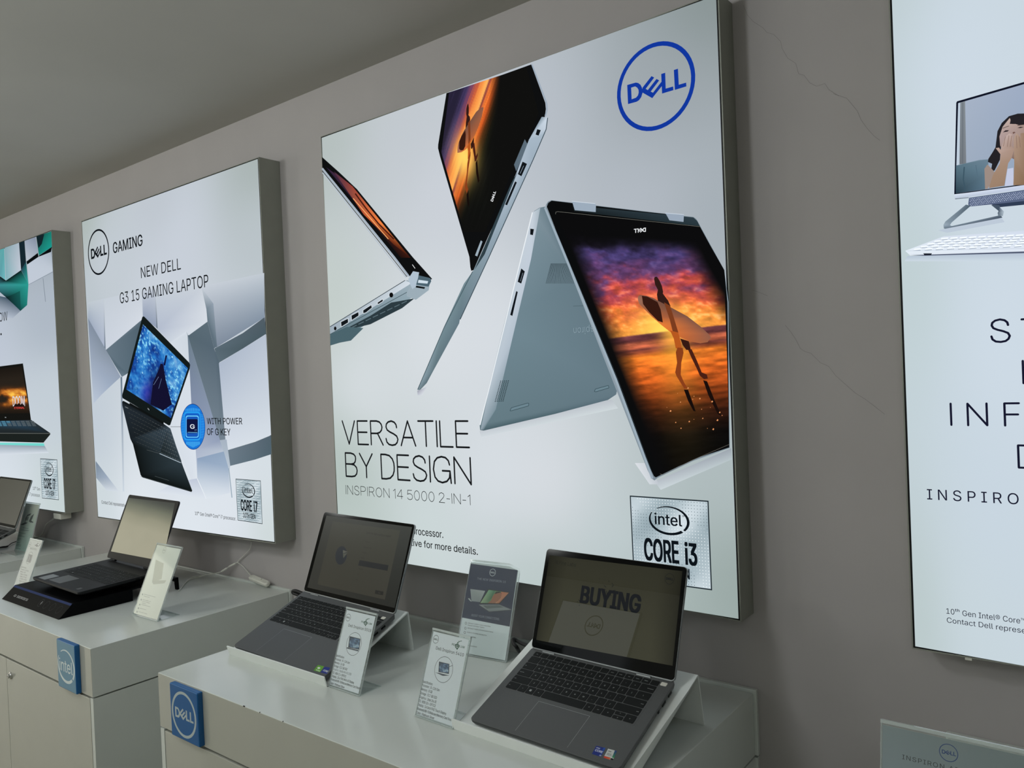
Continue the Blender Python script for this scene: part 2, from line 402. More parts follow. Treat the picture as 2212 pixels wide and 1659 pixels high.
# ---------------------------------------------------------------- materials
mat('wall_paint', (175, 170, 169), 0.85, 0, 0.2, 0.02, 6, 0.05)
mat('ceiling_paint', (180, 178, 172), 0.9, 0, 0.2, 0.02, 4, 0.04)
mat('far_wall_paint', (214, 213, 204), 0.8, 0, 0.3, 0.03, 3)
mat('floor_tile', (138, 135, 116), 0.12, 0, 0.5, 0.05, 5)
mat('hairline', (122, 118, 114), 0.9, 0, 0.1, 0.02, 50)
mat('laminate', (205, 210, 205), 0.16, 0, 0.45, 0.015, 8)
mat('laminate_shaded_front', (176, 176, 166), 0.07, 0, 0.5, 0.015, 8)  # glossy cream fronts, colour lowered to hold the shade on them
mat('dark_gap', (20, 20, 19), 0.9, 0, 0.1)
mat('chip_dark', (25, 22, 20), 0.8, 0, 0.2)
mat('aluminium_case', (150, 152, 143), 0.55, 0.25, 0.4, 0.03, 20)
mat('rubber_gasket', (12, 13, 12), 0.6, 0, 0.3)
mat('plaque_blue', (16, 92, 152), 0.35, 0, 0.5, 0.03, 10)
mat('plaque_pale', (80, 130, 165), 0.25, 0, 0.5, 0.03, 10)
mat('chrome', (200, 200, 200), 0.2, 1.0)
mat('white_plastic', (215, 214, 204), 0.4, 0, 0.4)
mat('white_steel', (228, 232, 228), 0.35, 0, 0.4, 0.015, 10)
mat('laptop_grey', (84, 86, 86), 0.42, 0.1, 0.5, 0.05, 900)
mat('laptop_silver', (140, 144, 145), 0.4, 0.5, 0.5, 0.03, 300)
mat('laptop_black', (20, 21, 23), 0.5, 0, 0.25, 0.06, 500)
mat('bezel_black', (6, 7, 7), 0.08, 0, 0.12)
mat('bezel_matte', (12, 12, 12), 0.45, 0, 0.2)
mat('key_black', (22, 25, 25), 0.6, 0, 0.25, 0.04, 200)
mat('key_legend', (190, 195, 195), 0.6, 0, 0.3)
mat('touchpad_grey', (82, 84, 84), 0.4, 0.1, 0.5, 0.03, 500)
mat('touchpad_rim', (170, 172, 170), 0.3, 0.7, 0.5)
mat('black_gloss', (4, 5, 7), 0.45, 0, 0.08)
mat('black_cable', (10, 10, 11), 0.5, 0, 0.4)
mat('white_cable', (205, 205, 196), 0.5, 0, 0.4)
mat('blue_led', (8, 38, 92), 0.4, 0, 0.2)
mat('paper', (205, 210, 212), 0.6, 0, 0.3, 0.01, 20)
art_mat('backlit_film', 'lit')
art_mat('screen_glass', 'screen', 0.008, 0.2)
art_mat('screen_matte', 'screen', 0.3, 0.2)
art_mat('card_print', 'print', 0.55, 0.3)
art_mat('vinyl_print', 'print', 0.35, 0.4)
acrylic_mat('acrylic', 0.04)
acrylic_mat('acrylic_edge', 0.45)

# ---------------------------------------------------------------- the room
XL, XR, YF = -6.5, 2.6, -3.52
def struct(name, mb, mats):
    return tag(mb.build(name, mats), kind='structure')
mb = MB().box(XL, XR, 0, 0.12, 0, ZC)
Z8 = (1200, 0, 3.3515); D1 = (1800, 100, 3.073); Z7 = (1200, 700, 3.95)
def crack(mb, pts, z, w):
    q = [at_y(z[0] + x / z[2], z[1] + y / z[2], 0) for x, y in pts]
    for a, b in zip(q, q[1:]):
        d = (b - a).normalized(); n = Vector((-d.z, 0, d.x)) * w / 2; k = Vector((0, -0.0002, 0))
        mb.add([a + n + k, b + n + k, b - n + k, a - n + k], [(0, 1, 2, 3)], 1)
crack(mb, [(1360, 40), (1390, 110), (1430, 155), (1500, 200), (1530, 235), (1580, 250), (1630, 300), (1640, 350), (1680, 420), (1740, 460), (1760, 535), (1800, 545), (1840, 600), (1890, 625), (1950, 605), (1980, 650), (2050, 695)], Z8, 0.0004)
crack(mb, [(0, 315), (90, 345), (160, 430), (185, 490), (225, 545), (270, 595), (310, 625)], D1, 0.0004)
crack(mb, [(1680, -290), (1740, -270), (1810, -240)], Z7, 0.0004)
crack(mb, [(1960, 10), (2010, 70), (2050, 130), (2090, 210), (2130, 235), (2180, 250), (2260, 330), (2330, 360), (2390, 440), (2480, 520), (2560, 590), (2640, 640), (2720, 700), (2810, 770)], Z7, 0.0004)
struct('wall_back', mb, ['wall_paint', 'hairline'])
struct('ceiling', MB().box(XL, XR, YF, 0, ZC, ZC + 0.1), 'ceiling_paint')
struct('floor', MB().box(XL, XR, YF, 0, -0.1, 0), 'floor_tile')
struct('wall_front', MB().box(XL, XR, YF - 0.12, YF, 0, ZC), 'far_wall_paint')
struct('wall_left', MB().box(XL - 0.12, XL, YF, 0, 0, ZC), 'far_wall_paint')
WN = bpy.data.materials.new('panel_glow'); WN.use_nodes = True; MATS['panel_glow'] = WN
e_ = WN.node_tree.nodes.new('ShaderNodeEmission'); e_.inputs[0].default_value = (1.0, 0.97, 0.86, 1); e_.inputs[1].default_value = 1.8
WN.node_tree.links.new(e_.outputs[0], WN.node_tree.nodes['Material Output'].inputs[0])
struct('glow_panel_1', MB().box(XL, XL + 0.01, -3.4, -1.3, 0.1, 2.05).box(XL, XL + 0.03, -3.45, -3.4, 0.05, 2.1, mi=1).box(XL, XL + 0.03, -1.3, -1.25, 0.05, 2.1, mi=1).box(XL, XL + 0.03, -3.4, -1.3, 2.05, 2.1, mi=1).box(XL, XL + 0.03, -3.4, -1.3, 0.05, 0.1, mi=1), ['panel_glow', 'aluminium_case'])  # added unseen glow panel for an unidentified bright area reflected from the left
struct('wall_right', MB().box(XR, XR + 0.12, YF, 0, 0, ZC), 'far_wall_paint')

# ---------------------------------------------------------------- display counters
def counter(x0, x1, yf, zt, label, plaque=None, lock=None, seam=None, th=0.124):
    yb = -0.0125
    r = thing('display_counter', Matrix.Translation((x0, yf, 0)), label, 'counter', 'white display counters along the wall')
    MB().box(x0, x1, yf, yb, zt - th, zt, 0.0012).build('countertop', ['laminate'], r)
    MB().box(x0 + 0.0008, x1 - 0.0008, yf - 0.0006, yf + 0.001, zt - th + 0.0008, zt - 0.0012).build('front_skin', ['laminate_shaded_front'], r)  # added thin skin that gives the slab front its darker, glossier tone
    zc = zt - th - 0.0035
    m = MB().box(x0 + 0.0005, x0 + 0.016, yf, yb, 0, zc).box(x1 - 0.016, x1 - 0.0005, yf, yb, 0, zc)
    m.box(x0 + 0.016, x1 - 0.016, yf + 0.02, yb, 0, zc - 0.03).box(x0 + 0.03, x1 - 0.03, yf + 0.03, yb - 0.02, zc - 0.03, zt - th, mi=1)
    m.build('cabinet', ['laminate', 'dark_gap'], r)
    xs = [x0 + 0.018] + ([seam] if seam else [(x0 + x1) / 2]) + [x1 - 0.018]
    for a, b in zip(xs, xs[1:]):
        d = MB().box(a + 0.001, b - 0.001, yf, yf + 0.018, 0.06, zc - 0.003, 0.0008).build('door', ['laminate_shaded_front'], r)
        if lock and a < lock[0] < b:
            T = Matrix.Translation((lock[0], yf, lock[1])) @ Matrix.Rotation(PI / 2, 4, 'X')
            l = MB(T)
            cir = lambda q, z: [(q * math.cos(i * PI / 12), q * math.sin(i * PI / 12), z) for i in range(24)]
            l.loft([cir(0.0105, 0), cir(0.0105, 0.003), cir(0.0085, 0.0045), cir(0.0065, 0.0047), cir(0.0065, 0.009), cir(0.0055, 0.01)])
            l.box(-0.0009, 0.0009, -0.003, 0.003, 0.0095, 0.0102, mi=1)
            l.build('lock', ['chrome', 'dark_gap'], d)
    b = MB().box(x0 - 0.005, x1 + 0.006, yb + 0.001, -0.0005, zc + 0.003, zt + 0.006, 0.0015)
    b.box(x0 - 0.003, x1 + 0.004, yb + 0.001, -0.0005, 0, zc - 0.001, 0.001)
    b.build('back_panel', ['laminate'], r)
    MB().box(x0 + 0.03, x1 - 0.03, yf + 0.021, yf + 0.03, 0, 0.055).build('plinth', ['dark_gap'], r)
    if plaque:
        px0, px1, pz0, pz1, kind = plaque; yp = yf - 0.013; base = 'plaque_blue' if kind == 'ring' else 'plaque_pale'
        q = MB().box(px0, px1, yp, yf + 0.0002, pz0, pz1, 0.002).build('plaque', ['plaque_blue'], r,
            label='blue plaque with a white ringed emblem' if kind == 'ring' else 'pale blue plaque with a white swooshed emblem')
        A = Art((px0, yp - 0.0002, pz0), (1, 0, 0), (0, 0, 1), (0, -1, 0))
        w, h = px1 - px0, pz1 - pz0
        if kind == 'ring':
            A.poly([(0.002, 0.002), (w - 0.002, 0.002), (w - 0.002, h - 0.002), (0.002, h - 0.002)], (10, 88, 148), False)
            A.roundel((w * 0.49, h * 0.49), w * 0.44, (176, 188, 188), False, inner=0.88)
        else:
            A.poly([(0.002, 0.002), (w - 0.002, 0.002), (w - 0.002, h - 0.002), (0.002, h - 0.002)], (98, 142, 168), False)
            f = A.unit((0, h), (w, h), (w, 0), (0, 0), False)
            A.utext('intel', f, 0.12, 0.84, 0.37, 0.62, (215, 225, 225), 0.008)
            A.swoosh(f, (215, 225, 225), x0=0.03, x1=0.96, y0=0.14, y1=0.84)
        A.build('plaque_emblem', 'vinyl_print', q)
    return r
ZT1, ZT2, ZT3 = 0.7915, 0.8013, 0.804
counter(-4.763, -3.5633, -0.607, ZT1, 'farthest white display counter, cut by the left edge, below the poster with teal shards')
counter(-3.2947, -2.0947, -0.6135, ZT2, 'white display counter with a pale blue plaque, carrying the thick black laptop', (-2.268, -2.158, 0.674, 0.8015, 'swoosh'), (-2.6357, 0.6236), -2.6688, 0.1262)
counter(-1.7684, -0.591, -0.607, ZT3, 'nearest white display counter, with a deep blue ringed plaque and two grey laptops', (-1.694, -1.579, 0.6835, 0.8005, 'ring'), None, None)
counter(-0.2488, 0.93, -0.607, 0.803, 'white display counter in the lower right corner, behind the wide clear sign')
# small chips in the laminate of the nearest counter belong to its top edge
for u, v, w in ((527, 1526, 0.006), (561, 1538, 0.002), (611, 1556, 0.002)):
    q = at_y(u, v, -0.607); mb = MB().box(q.x - w / 2, q.x + w / 2, -0.6074, -0.6055, ZT3 - 0.0012, ZT3 + 0.0002)
    mb.build('edge_chip', ['chip_dark'], bpy.data.objects['display_counter.002'], label='dark chipped spot on the counter edge')

# ---------------------------------------------------------------- lit wall posters
def lightbox(outline, yface, label, corner_idx):
    """outline = photo points around the front, clockwise from top left"""
    q = [at_y(u, v, yface) for u, v in outline]
    zs = [p.z for p in q]; xs = [p.x for p in q]; cx, cz = sum(xs[i] for i in corner_idx) / 4, sum(zs[i] for i in corner_idx) / 4
    w, h = max(xs) - min(xs), max(zs) - min(zs)
    r = thing('lightbox', Matrix.Translation((cx, 0, min(zs))), label, 'lightbox', 'square lit posters on the wall')
    def ins(d, y): return [(cx + (p.x - cx) * (1 - 2 * d / w), y, cz + (p.z - cz) * (1 - 2 * d / h)) for p in q]
    m = MB().loft([ins(0, -0.0005), ins(0, yface), ins(0.0022, yface), ins(0.0022, yface + 0.004)], 0, False, False)
    m.add(ins(0, -0.0005), [list(range(len(q)))], 0)
    m.build('case', ['aluminium_case'], r)
    MB().loft([ins(0.0022, yface + 0.0035), ins(0.0022, yface + 0.0012), ins(0.0056, yface + 0.0012), ins(0.0056, yface + 0.004)], 0, False, True).build('gasket', ['rubber_gasket'], r)
    A = Art((0, yface, 0), (1, 0, 0), (0, 0, 1), (0, -1, 0))
    film = [(p[0], p[2]) for p in ins(0.0054, yface)]
    return r, A, film
def blend(a, b, pts):
    """soft colour field from control colours"""
    num = 0; den = 0
    for x, y, c in pts:
        w = 1.0 / ((a - x) ** 2 + (b - y) ** 2 + 0.01) ** 1.5
        num = num + w[:, None] * np.array(c, float)[None]; den = den + w
    return num / den[:, None]
def film_base(A, film, idx, pts, n=28):
    TLf, TRf, BRf, BLf = [film[i] for i in idx]
    A.poly(film, pts[-1][2], False)
    A.picture([TLf, TRf, BRf, BLf], lambda a, b: blend(a, b, pts), n, n, False)
def pic_uv(A, pts, fn, nx, ny):
    """picture painted over a four-sided patch given in photo points; fn(u, v)"""
    q = [(A.zz[0] + x / A.zz[2], A.zz[1] + y / A.zz[2]) for x, y in pts]
    def f(a, b):
        U = (1 - a) * (1 - b) * q[0][0] + a * (1 - b) * q[1][0] + a * b * q[2][0] + (1 - a) * b * q[3][0]
        V = (1 - a) * (1 - b) * q[0][1] + a * (1 - b) * q[1][1] + a * b * q[2][1] + (1 - a) * b * q[3][1]
        return fn(U, V)
    A.picture(pts, f, nx, ny)

def sunset(U, V):
    h = V - (734 - 0.128 * (U - 1315)); d = np.hypot((U - 1444) / 1.25, V - 716)
    n = fbm(U / 42, V / 24, 1); n2 = fbm(U / 15 + n * 2, V / 8, 2); n3 = fbm(U / 34, (V + U * 0.12) / 7, 3)
    t = np.clip(-h / 222, 0, 1); tt = np.clip(t + (n - 0.5) * 0.62 * np.clip(t * 5, 0, 1), 0, 1)
    up = ramp(tt, [(0, (245, 150, 62)), (.12, (240, 122, 56)), (.28, (220, 92, 60)), (.42, (172, 66, 74)), (.56, (104, 62, 104)), (.8, (66, 56, 104)), (1, (26, 22, 34))])
    up = up * (0.62 + 0.78 * n2)[:, None]
    streak = np.clip((n2 - 0.56) * 5, 0, 1) * np.exp(-(t / 0.42) ** 2)
    up = up * (1 - 0.6 * streak[:, None]) + np.array([250, 205, 140]) * 0.6 * streak[:, None]
    w = np.exp(-(d / 52) ** 2)[:, None]; up = up * (1 - w) + np.array([255, 214, 92]) * w
    s = ramp(np.clip(h / 250, 0, 1), [(0, (112, 60, 66)), (.05, (98, 50, 52)), (.075, (200, 104, 74)), (.11, (190, 96, 66)), (.13, (112, 56, 50)), (.16, (150, 74, 44)), (.19, (230, 122, 42)), (.36, (214, 98, 34)), (.56, (120, 52, 20)), (.72, (46, 22, 13)), (.9, (12, 10, 10)), (1, (8, 8, 8))])
    s = s * (0.55 + 0.9 * n3)[:, None]
    w = (np.exp(-((U - 1462 - h * 0.1) / (26 + h * 0.12)) ** 2) * np.exp(-h / 95))[:, None] * 0.85; s = s * (1 - w) + np.array([255, 188, 64]) * w
    q = np.clip(h / 2.5 + 0.5, 0, 1)[:, None]; c = s * q + up * (1 - q)
    f = np.clip((U - (1284 + 0.405 * (V - 653))) / 42, 0, 1) ** 0.8
    top = np.clip((V - (508 + 0.05 * (U - 1272))) / 30, 0, 1)
    rt = np.clip((1512 + (V - 524) * 0.52 - U) / 45, 0, 1) * np.clip((V - 500) / 40, 0, 1); rt = np.where(V > 640, np.maximum(rt, np.clip((V - 640) / 60, 0, 1)), rt)
    k = np.clip(f * top * rt, 0, 1)[:, None]
    return c * k + np.array([11, 11, 12]) * (1 - k)
z6 = lambda L: [(1120 + x / 3.95, 400 + y / 3.95) for x, y in L]
z7 = lambda L: [(1200 + x / 3.95, 700 + y / 3.95) for x, y in L]
SURF = [
    (z6([(1165, 800), (1172, 784), (1190, 782), (1212, 815), (1232, 860), (1243, 912), (1240, 925), (1285, 985), (1306, 1032), (1300, 1062), (1200, 1000), (1190, 935), (1198, 895), (1175, 850)]), (48, 26, 22)),
    (z6([(1030, 985), (1027, 955), (1045, 938), (1100, 945), (1160, 965), (1230, 1003), (1330, 1055), (1450, 1120), (1560, 1205), (1635, 1275), (1650, 1300), (1622, 1340), (1560, 1350), (1480, 1335), (1400, 1302), (1300, 1250), (1230, 1195), (1150, 1125), (1080, 1055), (1040, 1015)]), [(150, 105, 85), (150, 100, 80), (120, 80, 65), (112, 76, 62), (112, 76, 62), (112, 76, 62), (112, 76, 62), (118, 80, 66), (128, 84, 66), (140, 90, 70), (140, 90, 70), (150, 92, 64), (160, 92, 60), (172, 96, 56), (190, 100, 50), (215, 112, 48), (225, 120, 50), (180, 96, 52), (150, 92, 62), (150, 100, 78)]),
    (z6([(1062, 945), (1110, 953), (1195, 998), (1222, 1062), (1241, 1172), (1200, 1160), (1125, 1085), (1072, 1015)]), (52, 24, 16)),
    (z6([(1250, 1000), (1303, 1030), (1340, 1150), (1372, 1255), (1380, 1305), (1352, 1318), (1330, 1270), (1300, 1150)]), (118, 58, 30)),
    (z6([(1302, 1240), (1372, 1258), (1392, 1330), (1402, 1392), (1374, 1402), (1350, 1390), (1334, 1310)]), (176, 84, 30)),
    (z6([(1388, 1308), (1462, 1332), (1480, 1408), (1440, 1405), (1410, 1365)]), (52, 24, 18)),
    (z7([(1050, 200), (1094, 204), (1101, 245), (1082, 330), (1077, 432), (1104, 495), (1134, 545), (1108, 552), (1042, 445), (1030, 412), (1046, 330), (1035, 240)]), (132, 60, 26)),
    (z7([(1140, 220), (1170, 214), (1215, 312), (1256, 412), (1300, 430), (1308, 464), (1276, 470), (1240, 440), (1214, 380), (1166, 282)]), (70, 30, 20)),
    (z7([(1104, 558), (1140, 560), (1175, 660), (1205, 745), (1185, 740), (1140, 655)]), (20, 12, 10)),
    (z7([(1268, 478), (1302, 488), (1362, 640), (1425, 785), (1392, 765), (1312, 605)]), (24, 13, 10)),
]
FOAM = z7([(1050, 590), (1075, 665), (990, 740), (1190, 615), (1240, 635), (1330, 710), (1265, 803), (1390, 818), (1430, 778), (1150, 830), (1190, 812), (1035, 838), (1345, 660), (1255, 725), (1410, 752), (1305, 888), (1080, 887), (1355, 895), (1180, 640), (1140, 545), (960, 710)])
def surfer(A, xf=lambda q: q, foam=True):
    zz = A.zz; A.zoom(0, 0, 1)
    for P, c in SURF: A.poly([xf(q) for q in P], c)
    if foam:
        for i, (u, v) in enumerate(FOAM):
            s = 0.7 + (i * 37 % 5) * 0.35; A.poly([xf(q) for q in ((u - s, v + s * 0.5), (u, v - s), (u + s, v - s * 0.3), (u + s * 0.4, v + s))], (226, 150, 96))
    A.zz = zz

def chip_badge(A, TL, TR, BR, BL, gen, dots=True):
    """square brushed-metal processor badge"""
    f = A.unit(TL, TR, BR, BL); ink = (12, 18, 24)
    A.poly([f(0, 0), f(1, 0), f(1, 1), f(0, 1)], (28, 38, 44), False)
    m = 0.014
    def metal(a, b):
        g = 0.5 + 0.5 * np.sin((a * 1.5 + b * 1.2) * 5.2 + 0.8) * (0.6 + 0.4 * np.sin(b * 7)); x = fbm(a * 3, b * 6, 11)
        return ramp(np.clip(g * 0.8 + x * 0.3, 0, 1), [(0, (134, 152, 160)), (.5, (165, 181, 188)), (1, (203, 214, 220))])
    A.picture([f(m, 1 - m), f(1 - m, 1 - m), f(1 - m, m), f(m, m)], metal, 24, 24, False)
    V = []; Cc = []; F = []
    n = 27
    if dots:
        for j in range(n):
            for i in range(n):
                a, b = 0.03 + 0.94 * i / (n - 1), 0.03 + 0.94 * j / (n - 1); d = 0.0058
                q = math.sin(a * 7 + b * 5.5) + 0.5 * math.sin(b * 9 - a * 4); c = (238, 244, 246) if q > 0.15 else ((92, 108, 116) if q < -0.45 else (190, 202, 208))
                k = len(V); V += [f(a - d, b), f(a, b - d), f(a + d, b), f(a, b + d)]; Cc += [lin(c)] * 4; F.append((k, k + 1, k + 2, k + 3))
    else:
        for j in range(34):
            b = 0.03 + 0.94 * j / 33; c = (120, 138, 146) if j % 2 else (212, 222, 226)
            for i in range(6):
                a0 = 0.03 + i * 0.157; a1 = a0 + 0.05 + 0.1 * ((i * 5 + j * 3) % 4) / 3; k = len(V)
                V += [f(a0, b - 0.005), f(a1, b - 0.005), f(a1, b + 0.005), f(a0, b + 0.005)]; Cc += [lin(c)] * 4; F.append((k, k + 1, k + 2, k + 3))
    A.raw(V, Cc, F)
    A.swoosh(f, ink)
    A.utext('intel', f, 0.318, 0.667, 0.686, 0.815, ink, 0.016)
    A.utext('\u00ae', f, 0.672, 0.702, 0.79, 0.815, ink)
    A.utext('CORE', f, 0.16, 0.612, 0.259, 0.507, ink, 0.045)
    A.utext('\u2122', f, 0.622, 0.652, 0.475, 0.495, ink)
    A.utext('i' + gen, f, 0.685, 0.838, 0.259, 0.500, ink, 0.045)
    A.utext('10TH GEN', f, 0.24, 0.735, 0.091, 0.206, ink, 0.03)

# ---- the poster with three tilted laptops
r, A, film = lightbox([(692.2, 294.8), (1010, 183), (1320, 71), (1552.3, -18), (1577, 665), (1601.3, 1343.8), (1500, 1323), (1173, 1263.5), (1010, 1240.6), (878, 1220), (730.8, 1197), (703.3, 500)], -0.0651,
    'big lit wall poster with three tilted silver laptops and beach sunset screens', (0, 3, 5, 10))
film_base(A, film, (0, 3, 5, 10), [(0, 0, (172, 182, 180)), (.3, .05, (186, 192, 198)), (.62, .12, (176, 183, 192)), (1, 0, (126, 137, 136)), (.9, .12, (150, 158, 164)), (1, .35, (156, 165, 172)), (.85, .3, (172, 179, 188)),
    (0, .4, (186, 196, 192)), (0.02, .8, (168, 182, 176)), (.12, .6, (206, 212, 216)), (.35, .5, (210, 215, 220)), (.4, .2, (196, 201, 209)), (.5, .78, (208, 214, 220)), (.62, .8, (210, 213, 219)), (.3, .92, (196, 207, 208)), (.1, .97, (180, 192, 188)), (.8, .92, (190, 202, 206)),
    (1, .75, (168, 180, 182)), (1, .95, (140, 154, 150)), (.85, 1, (150, 164, 160)), (.6, 1, (176, 190, 188)), (.5, .5, (208, 213, 219))])
Z4, Z5, Z6 = (660, 60, 3.3515), (660, 500, 3.3515), (1120, 400, 3.95)
BK = (13, 14, 15)
# left laptop
A.zoom(*Z4)
A.poly([(119, 935), (250, 1052), (372, 1168), (775, 1659), (917, 1818), (860, 1850), (765, 1812), (640, 1659), (122, 1030)], BK)
A.quad([(150, 1010), (330, 1140), (760, 1665), (690, 1665)], [(46, 34, 60), (110, 52, 60), (60, 24, 14), (30, 16, 12)])
A.quad([(205, 1040), (340, 1148), (560, 1420), (420, 1350)], [(70, 44, 66), (150, 62, 52), (240, 130, 62), (180, 84, 52)])
A.quad([(420, 1350), (560, 1420), (745, 1650), (640, 1570)], [(190, 90, 50), (240, 132, 64), (70, 28, 14), (96, 40, 20)])
A.line([(360, 1200), (440, 1310), (530, 1420), (640, 1530)], 10, (70, 26, 16)); A.line([(345, 1235), (470, 1380), (600, 1530)], 5, (250, 176, 110))
A.line([(121, 1018), (640, 1659), (748, 1800)], 14, (160, 172, 184)); A.line([(122, 1036), (622, 1659), (735, 1803)], 5, (40, 46, 52)); A.line([(122, 1048), (606, 1659), (728, 1808)], 7, (176, 186, 196))
A.zoom(*Z5)
A.quad([(178, 688), (735, 352), (890, 410), (180, 825)], [(120, 140, 150), (150, 165, 175), (150, 170, 180), (70, 95, 105)])
A.poly([(250, 727), (470, 610), (620, 515), (790, 484), (700, 555), (470, 672), (330, 705)], (42, 56, 62))
for i in range(9): A.line([(280 + i * 52, 722 - i * 25), (318 + i * 52, 704 - i * 25)], 5, (92, 112, 120))
A.quad([(178, 690), (720, 356), (772, 372), (178, 745)], [(152, 164, 176), (196, 206, 214), (206, 214, 222), (150, 166, 176)])
A.line([(178, 690), (722, 354)], 5, (60, 72, 80)); A.line([(178, 745), (735, 440), (885, 412)], 4, (60, 78, 86))
A.poly([(735, 440), (772, 372), (905, 345), (893, 425), (800, 495), (735, 470)], (150, 166, 176))
A.poly([(180, 745), (300, 690), (420, 700), (330, 790), (250, 805), (180, 826)], (72, 96, 104))
A.ring((622, 460), 14, 18, 0, BK); A.ring((216, 702), 9, 14, 0, BK)
for P in ([(520, 515), (560, 488), (564, 505), (525, 530)], [(417, 570), (478, 530), (484, 552), (440, 588), (418, 595)], [(332, 608), (386, 580), (388, 610), (335, 645)], [(256, 655), (310, 628), (312, 660), (260, 692)]):
    A.poly(P, (18, 22, 26)); A.line(P + [P[0]], 4, (210, 218, 224))
A.poly([(745, 345), (780, 288), (824, 296), (806, 396), (775, 418), (760, 385)], (170, 186, 200)); A.poly([(822, 318), (905, 338), (912, 360), (892, 400), (802, 386)], (74, 96, 108))
A.poly([(820, 350), (890, 360), (884, 378), (815, 372)], (200, 214, 224)); A.poly([(802, 392), (868, 404), (862, 416), (800, 406)], (14, 18, 20)); A.line([(775, 240), (795, 268)], 4, (225, 228, 230))
# middle laptop
A.zoom(*Z4)
A.poly([(1022, 474), (1330, 376), (1636, 266), (1738, 545), (1742, 590), (1735, 642), (1560, 1010), (1330, 1500), (1218, 1755), (1202, 1760), (1195, 1735), (1188, 1659), (975, 930), (961, 872), (962, 846)], BK)
MM = np.array([[.417, -.11], [-1.13, 1.08]]); MI = np.linalg.inv(MM)
def mid(q): return (1007.6 + MM[0][0] * (q[0] - 1444) + MM[0][1] * (q[1] - 716), 325.6 + MM[1][0] * (q[0] - 1444) + MM[1][1] * (q[1] - 716))
def sunset_mid(U, V):
    du, dv = U - 1007.6, V - 325.6; X = 1444 + MI[0][0] * du + MI[0][1] * dv; Y = 716 + MI[1][0] * du + MI[1][1] * dv
    h = Y - (734 - 0.128 * (X - 1315))
    c = sunset(np.clip(X, 1330, 1480) * 0.5 + X * 0.5, np.clip(Y, 560, 2000)); n = fbm(X / 60, Y / 9, 5)
    t = np.clip(-h / 210, 0, 1)
    sky = ramp(np.clip(t + (n - .5) * .25, 0, 1), [(0, (250, 176, 92)), (.25, (240, 146, 70)), (.42, (196, 92, 58)), (.6, (120, 66, 92)), (.8, (64, 54, 92)), (1, (36, 32, 52))])
    bch = ramp(np.clip(h / 200, 0, 1), [(0, (110, 56, 60)), (.08, (176, 84, 60)), (.14, (226, 118, 52)), (.36, (196, 84, 34)), (.55, (72, 42, 20)), (.8, (24, 24, 16)), (1, (16, 17, 15))]) * (0.7 + 0.6 * n)[:, None]
    q = np.clip(h / 8 + 0.5, 0, 1)[:, None]; c = bch * q + sky * (1 - q)
    w = np.exp(-((U - 1008) / 26) ** 2 - ((V - 338) / 48) ** 2)[:, None]; c = c * (1 - w) + np.array([255, 208, 100]) * w
    k = np.clip((495 + 0.12 * (U - 1000) - V) / 70, 0, 1) * np.clip((1093 - 0.05 * V - U) / 22, 0, 1); k = k[:, None]
    return c * k + np.array([15, 15, 14]) * (1 - k)
pic_uv(A, [(1042, 468), (1600, 284), (1690, 620), (985, 900)], sunset_mid, 90, 70)
pic_uv(A, [(985, 900), (1690, 620), (1300, 1480), (1150, 1480)], sunset_mid, 90, 90)
surfer(A, lambda q: mid(q), False)
A.zoom(*Z4)
A.line([(1641, 266), (1700, 420), (1748, 548), (1750, 600), (1738, 640)], 10, (150, 164, 178))
A.roundel((1362, 1222), 0.0165, (225, 228, 230), ring=False, rot=math.radians(62), ry=0.0165)
A.poly([(1590, 808), (1614, 852), (1528, 1040), (1512, 992)], (88, 104, 116))
A.poly([(1712, 646), (1756, 650), (1750, 720), (1735, 770), (1650, 952), (1412, 1474), (1330, 1659), (1120, 2110), (1115, 2140), (935, 2470), (880, 2572), (832, 2622), (812, 2622), (850, 2540), (1002, 2172), (1150, 1852), (1216, 1760), (1290, 1600), (1530, 1050), (1620, 812)],
       [(120, 138, 150), (196, 208, 220), (190, 202, 214), (160, 176, 190), (150, 166, 180), (140, 158, 170), (130, 148, 160), (96, 116, 126), (96, 116, 126), (92, 112, 120), (84, 104, 112), (90, 108, 114), (120, 138, 146), (130, 150, 160), (112, 134, 142), (110, 132, 140), (120, 140, 150), (136, 154, 168), (170, 184, 198), (160, 176, 190)])
A.line([(1755, 652), (1745, 735), (1652, 952), (1330, 1662), (1122, 2112)], 6, (58, 74, 84)); A.line([(1212, 1765), (1005, 2172), (815, 2618)], 5, (64, 84, 92))
A.quad([(1490, 1130), (1540, 1040), (1300, 1640), (1225, 1755)], [(46, 62, 70), (60, 78, 88), (40, 54, 60), (50, 66, 72)])
A.poly([(1272, 1540), (1284, 1548), (1246, 1656), (1230, 1648)], (150, 166, 178))
for P in ([(1680, 735), (1706, 742), (1690, 782), (1668, 774)], [(1574, 970), (1606, 986), (1566, 1076), (1540, 1060)], [(1520, 1113), (1533, 1120), (1462, 1286), (1448, 1280)]): A.poly(P, (16, 20, 24))
A.line([(1582, 1000), (1556, 1056)], 4, (120, 134, 146))
A.quad([(812, 2628), (880, 2600), (850, 2660), (815, 2660)], [(150, 152, 166), (196, 200, 208), (208, 213, 219), (190, 194, 204)])
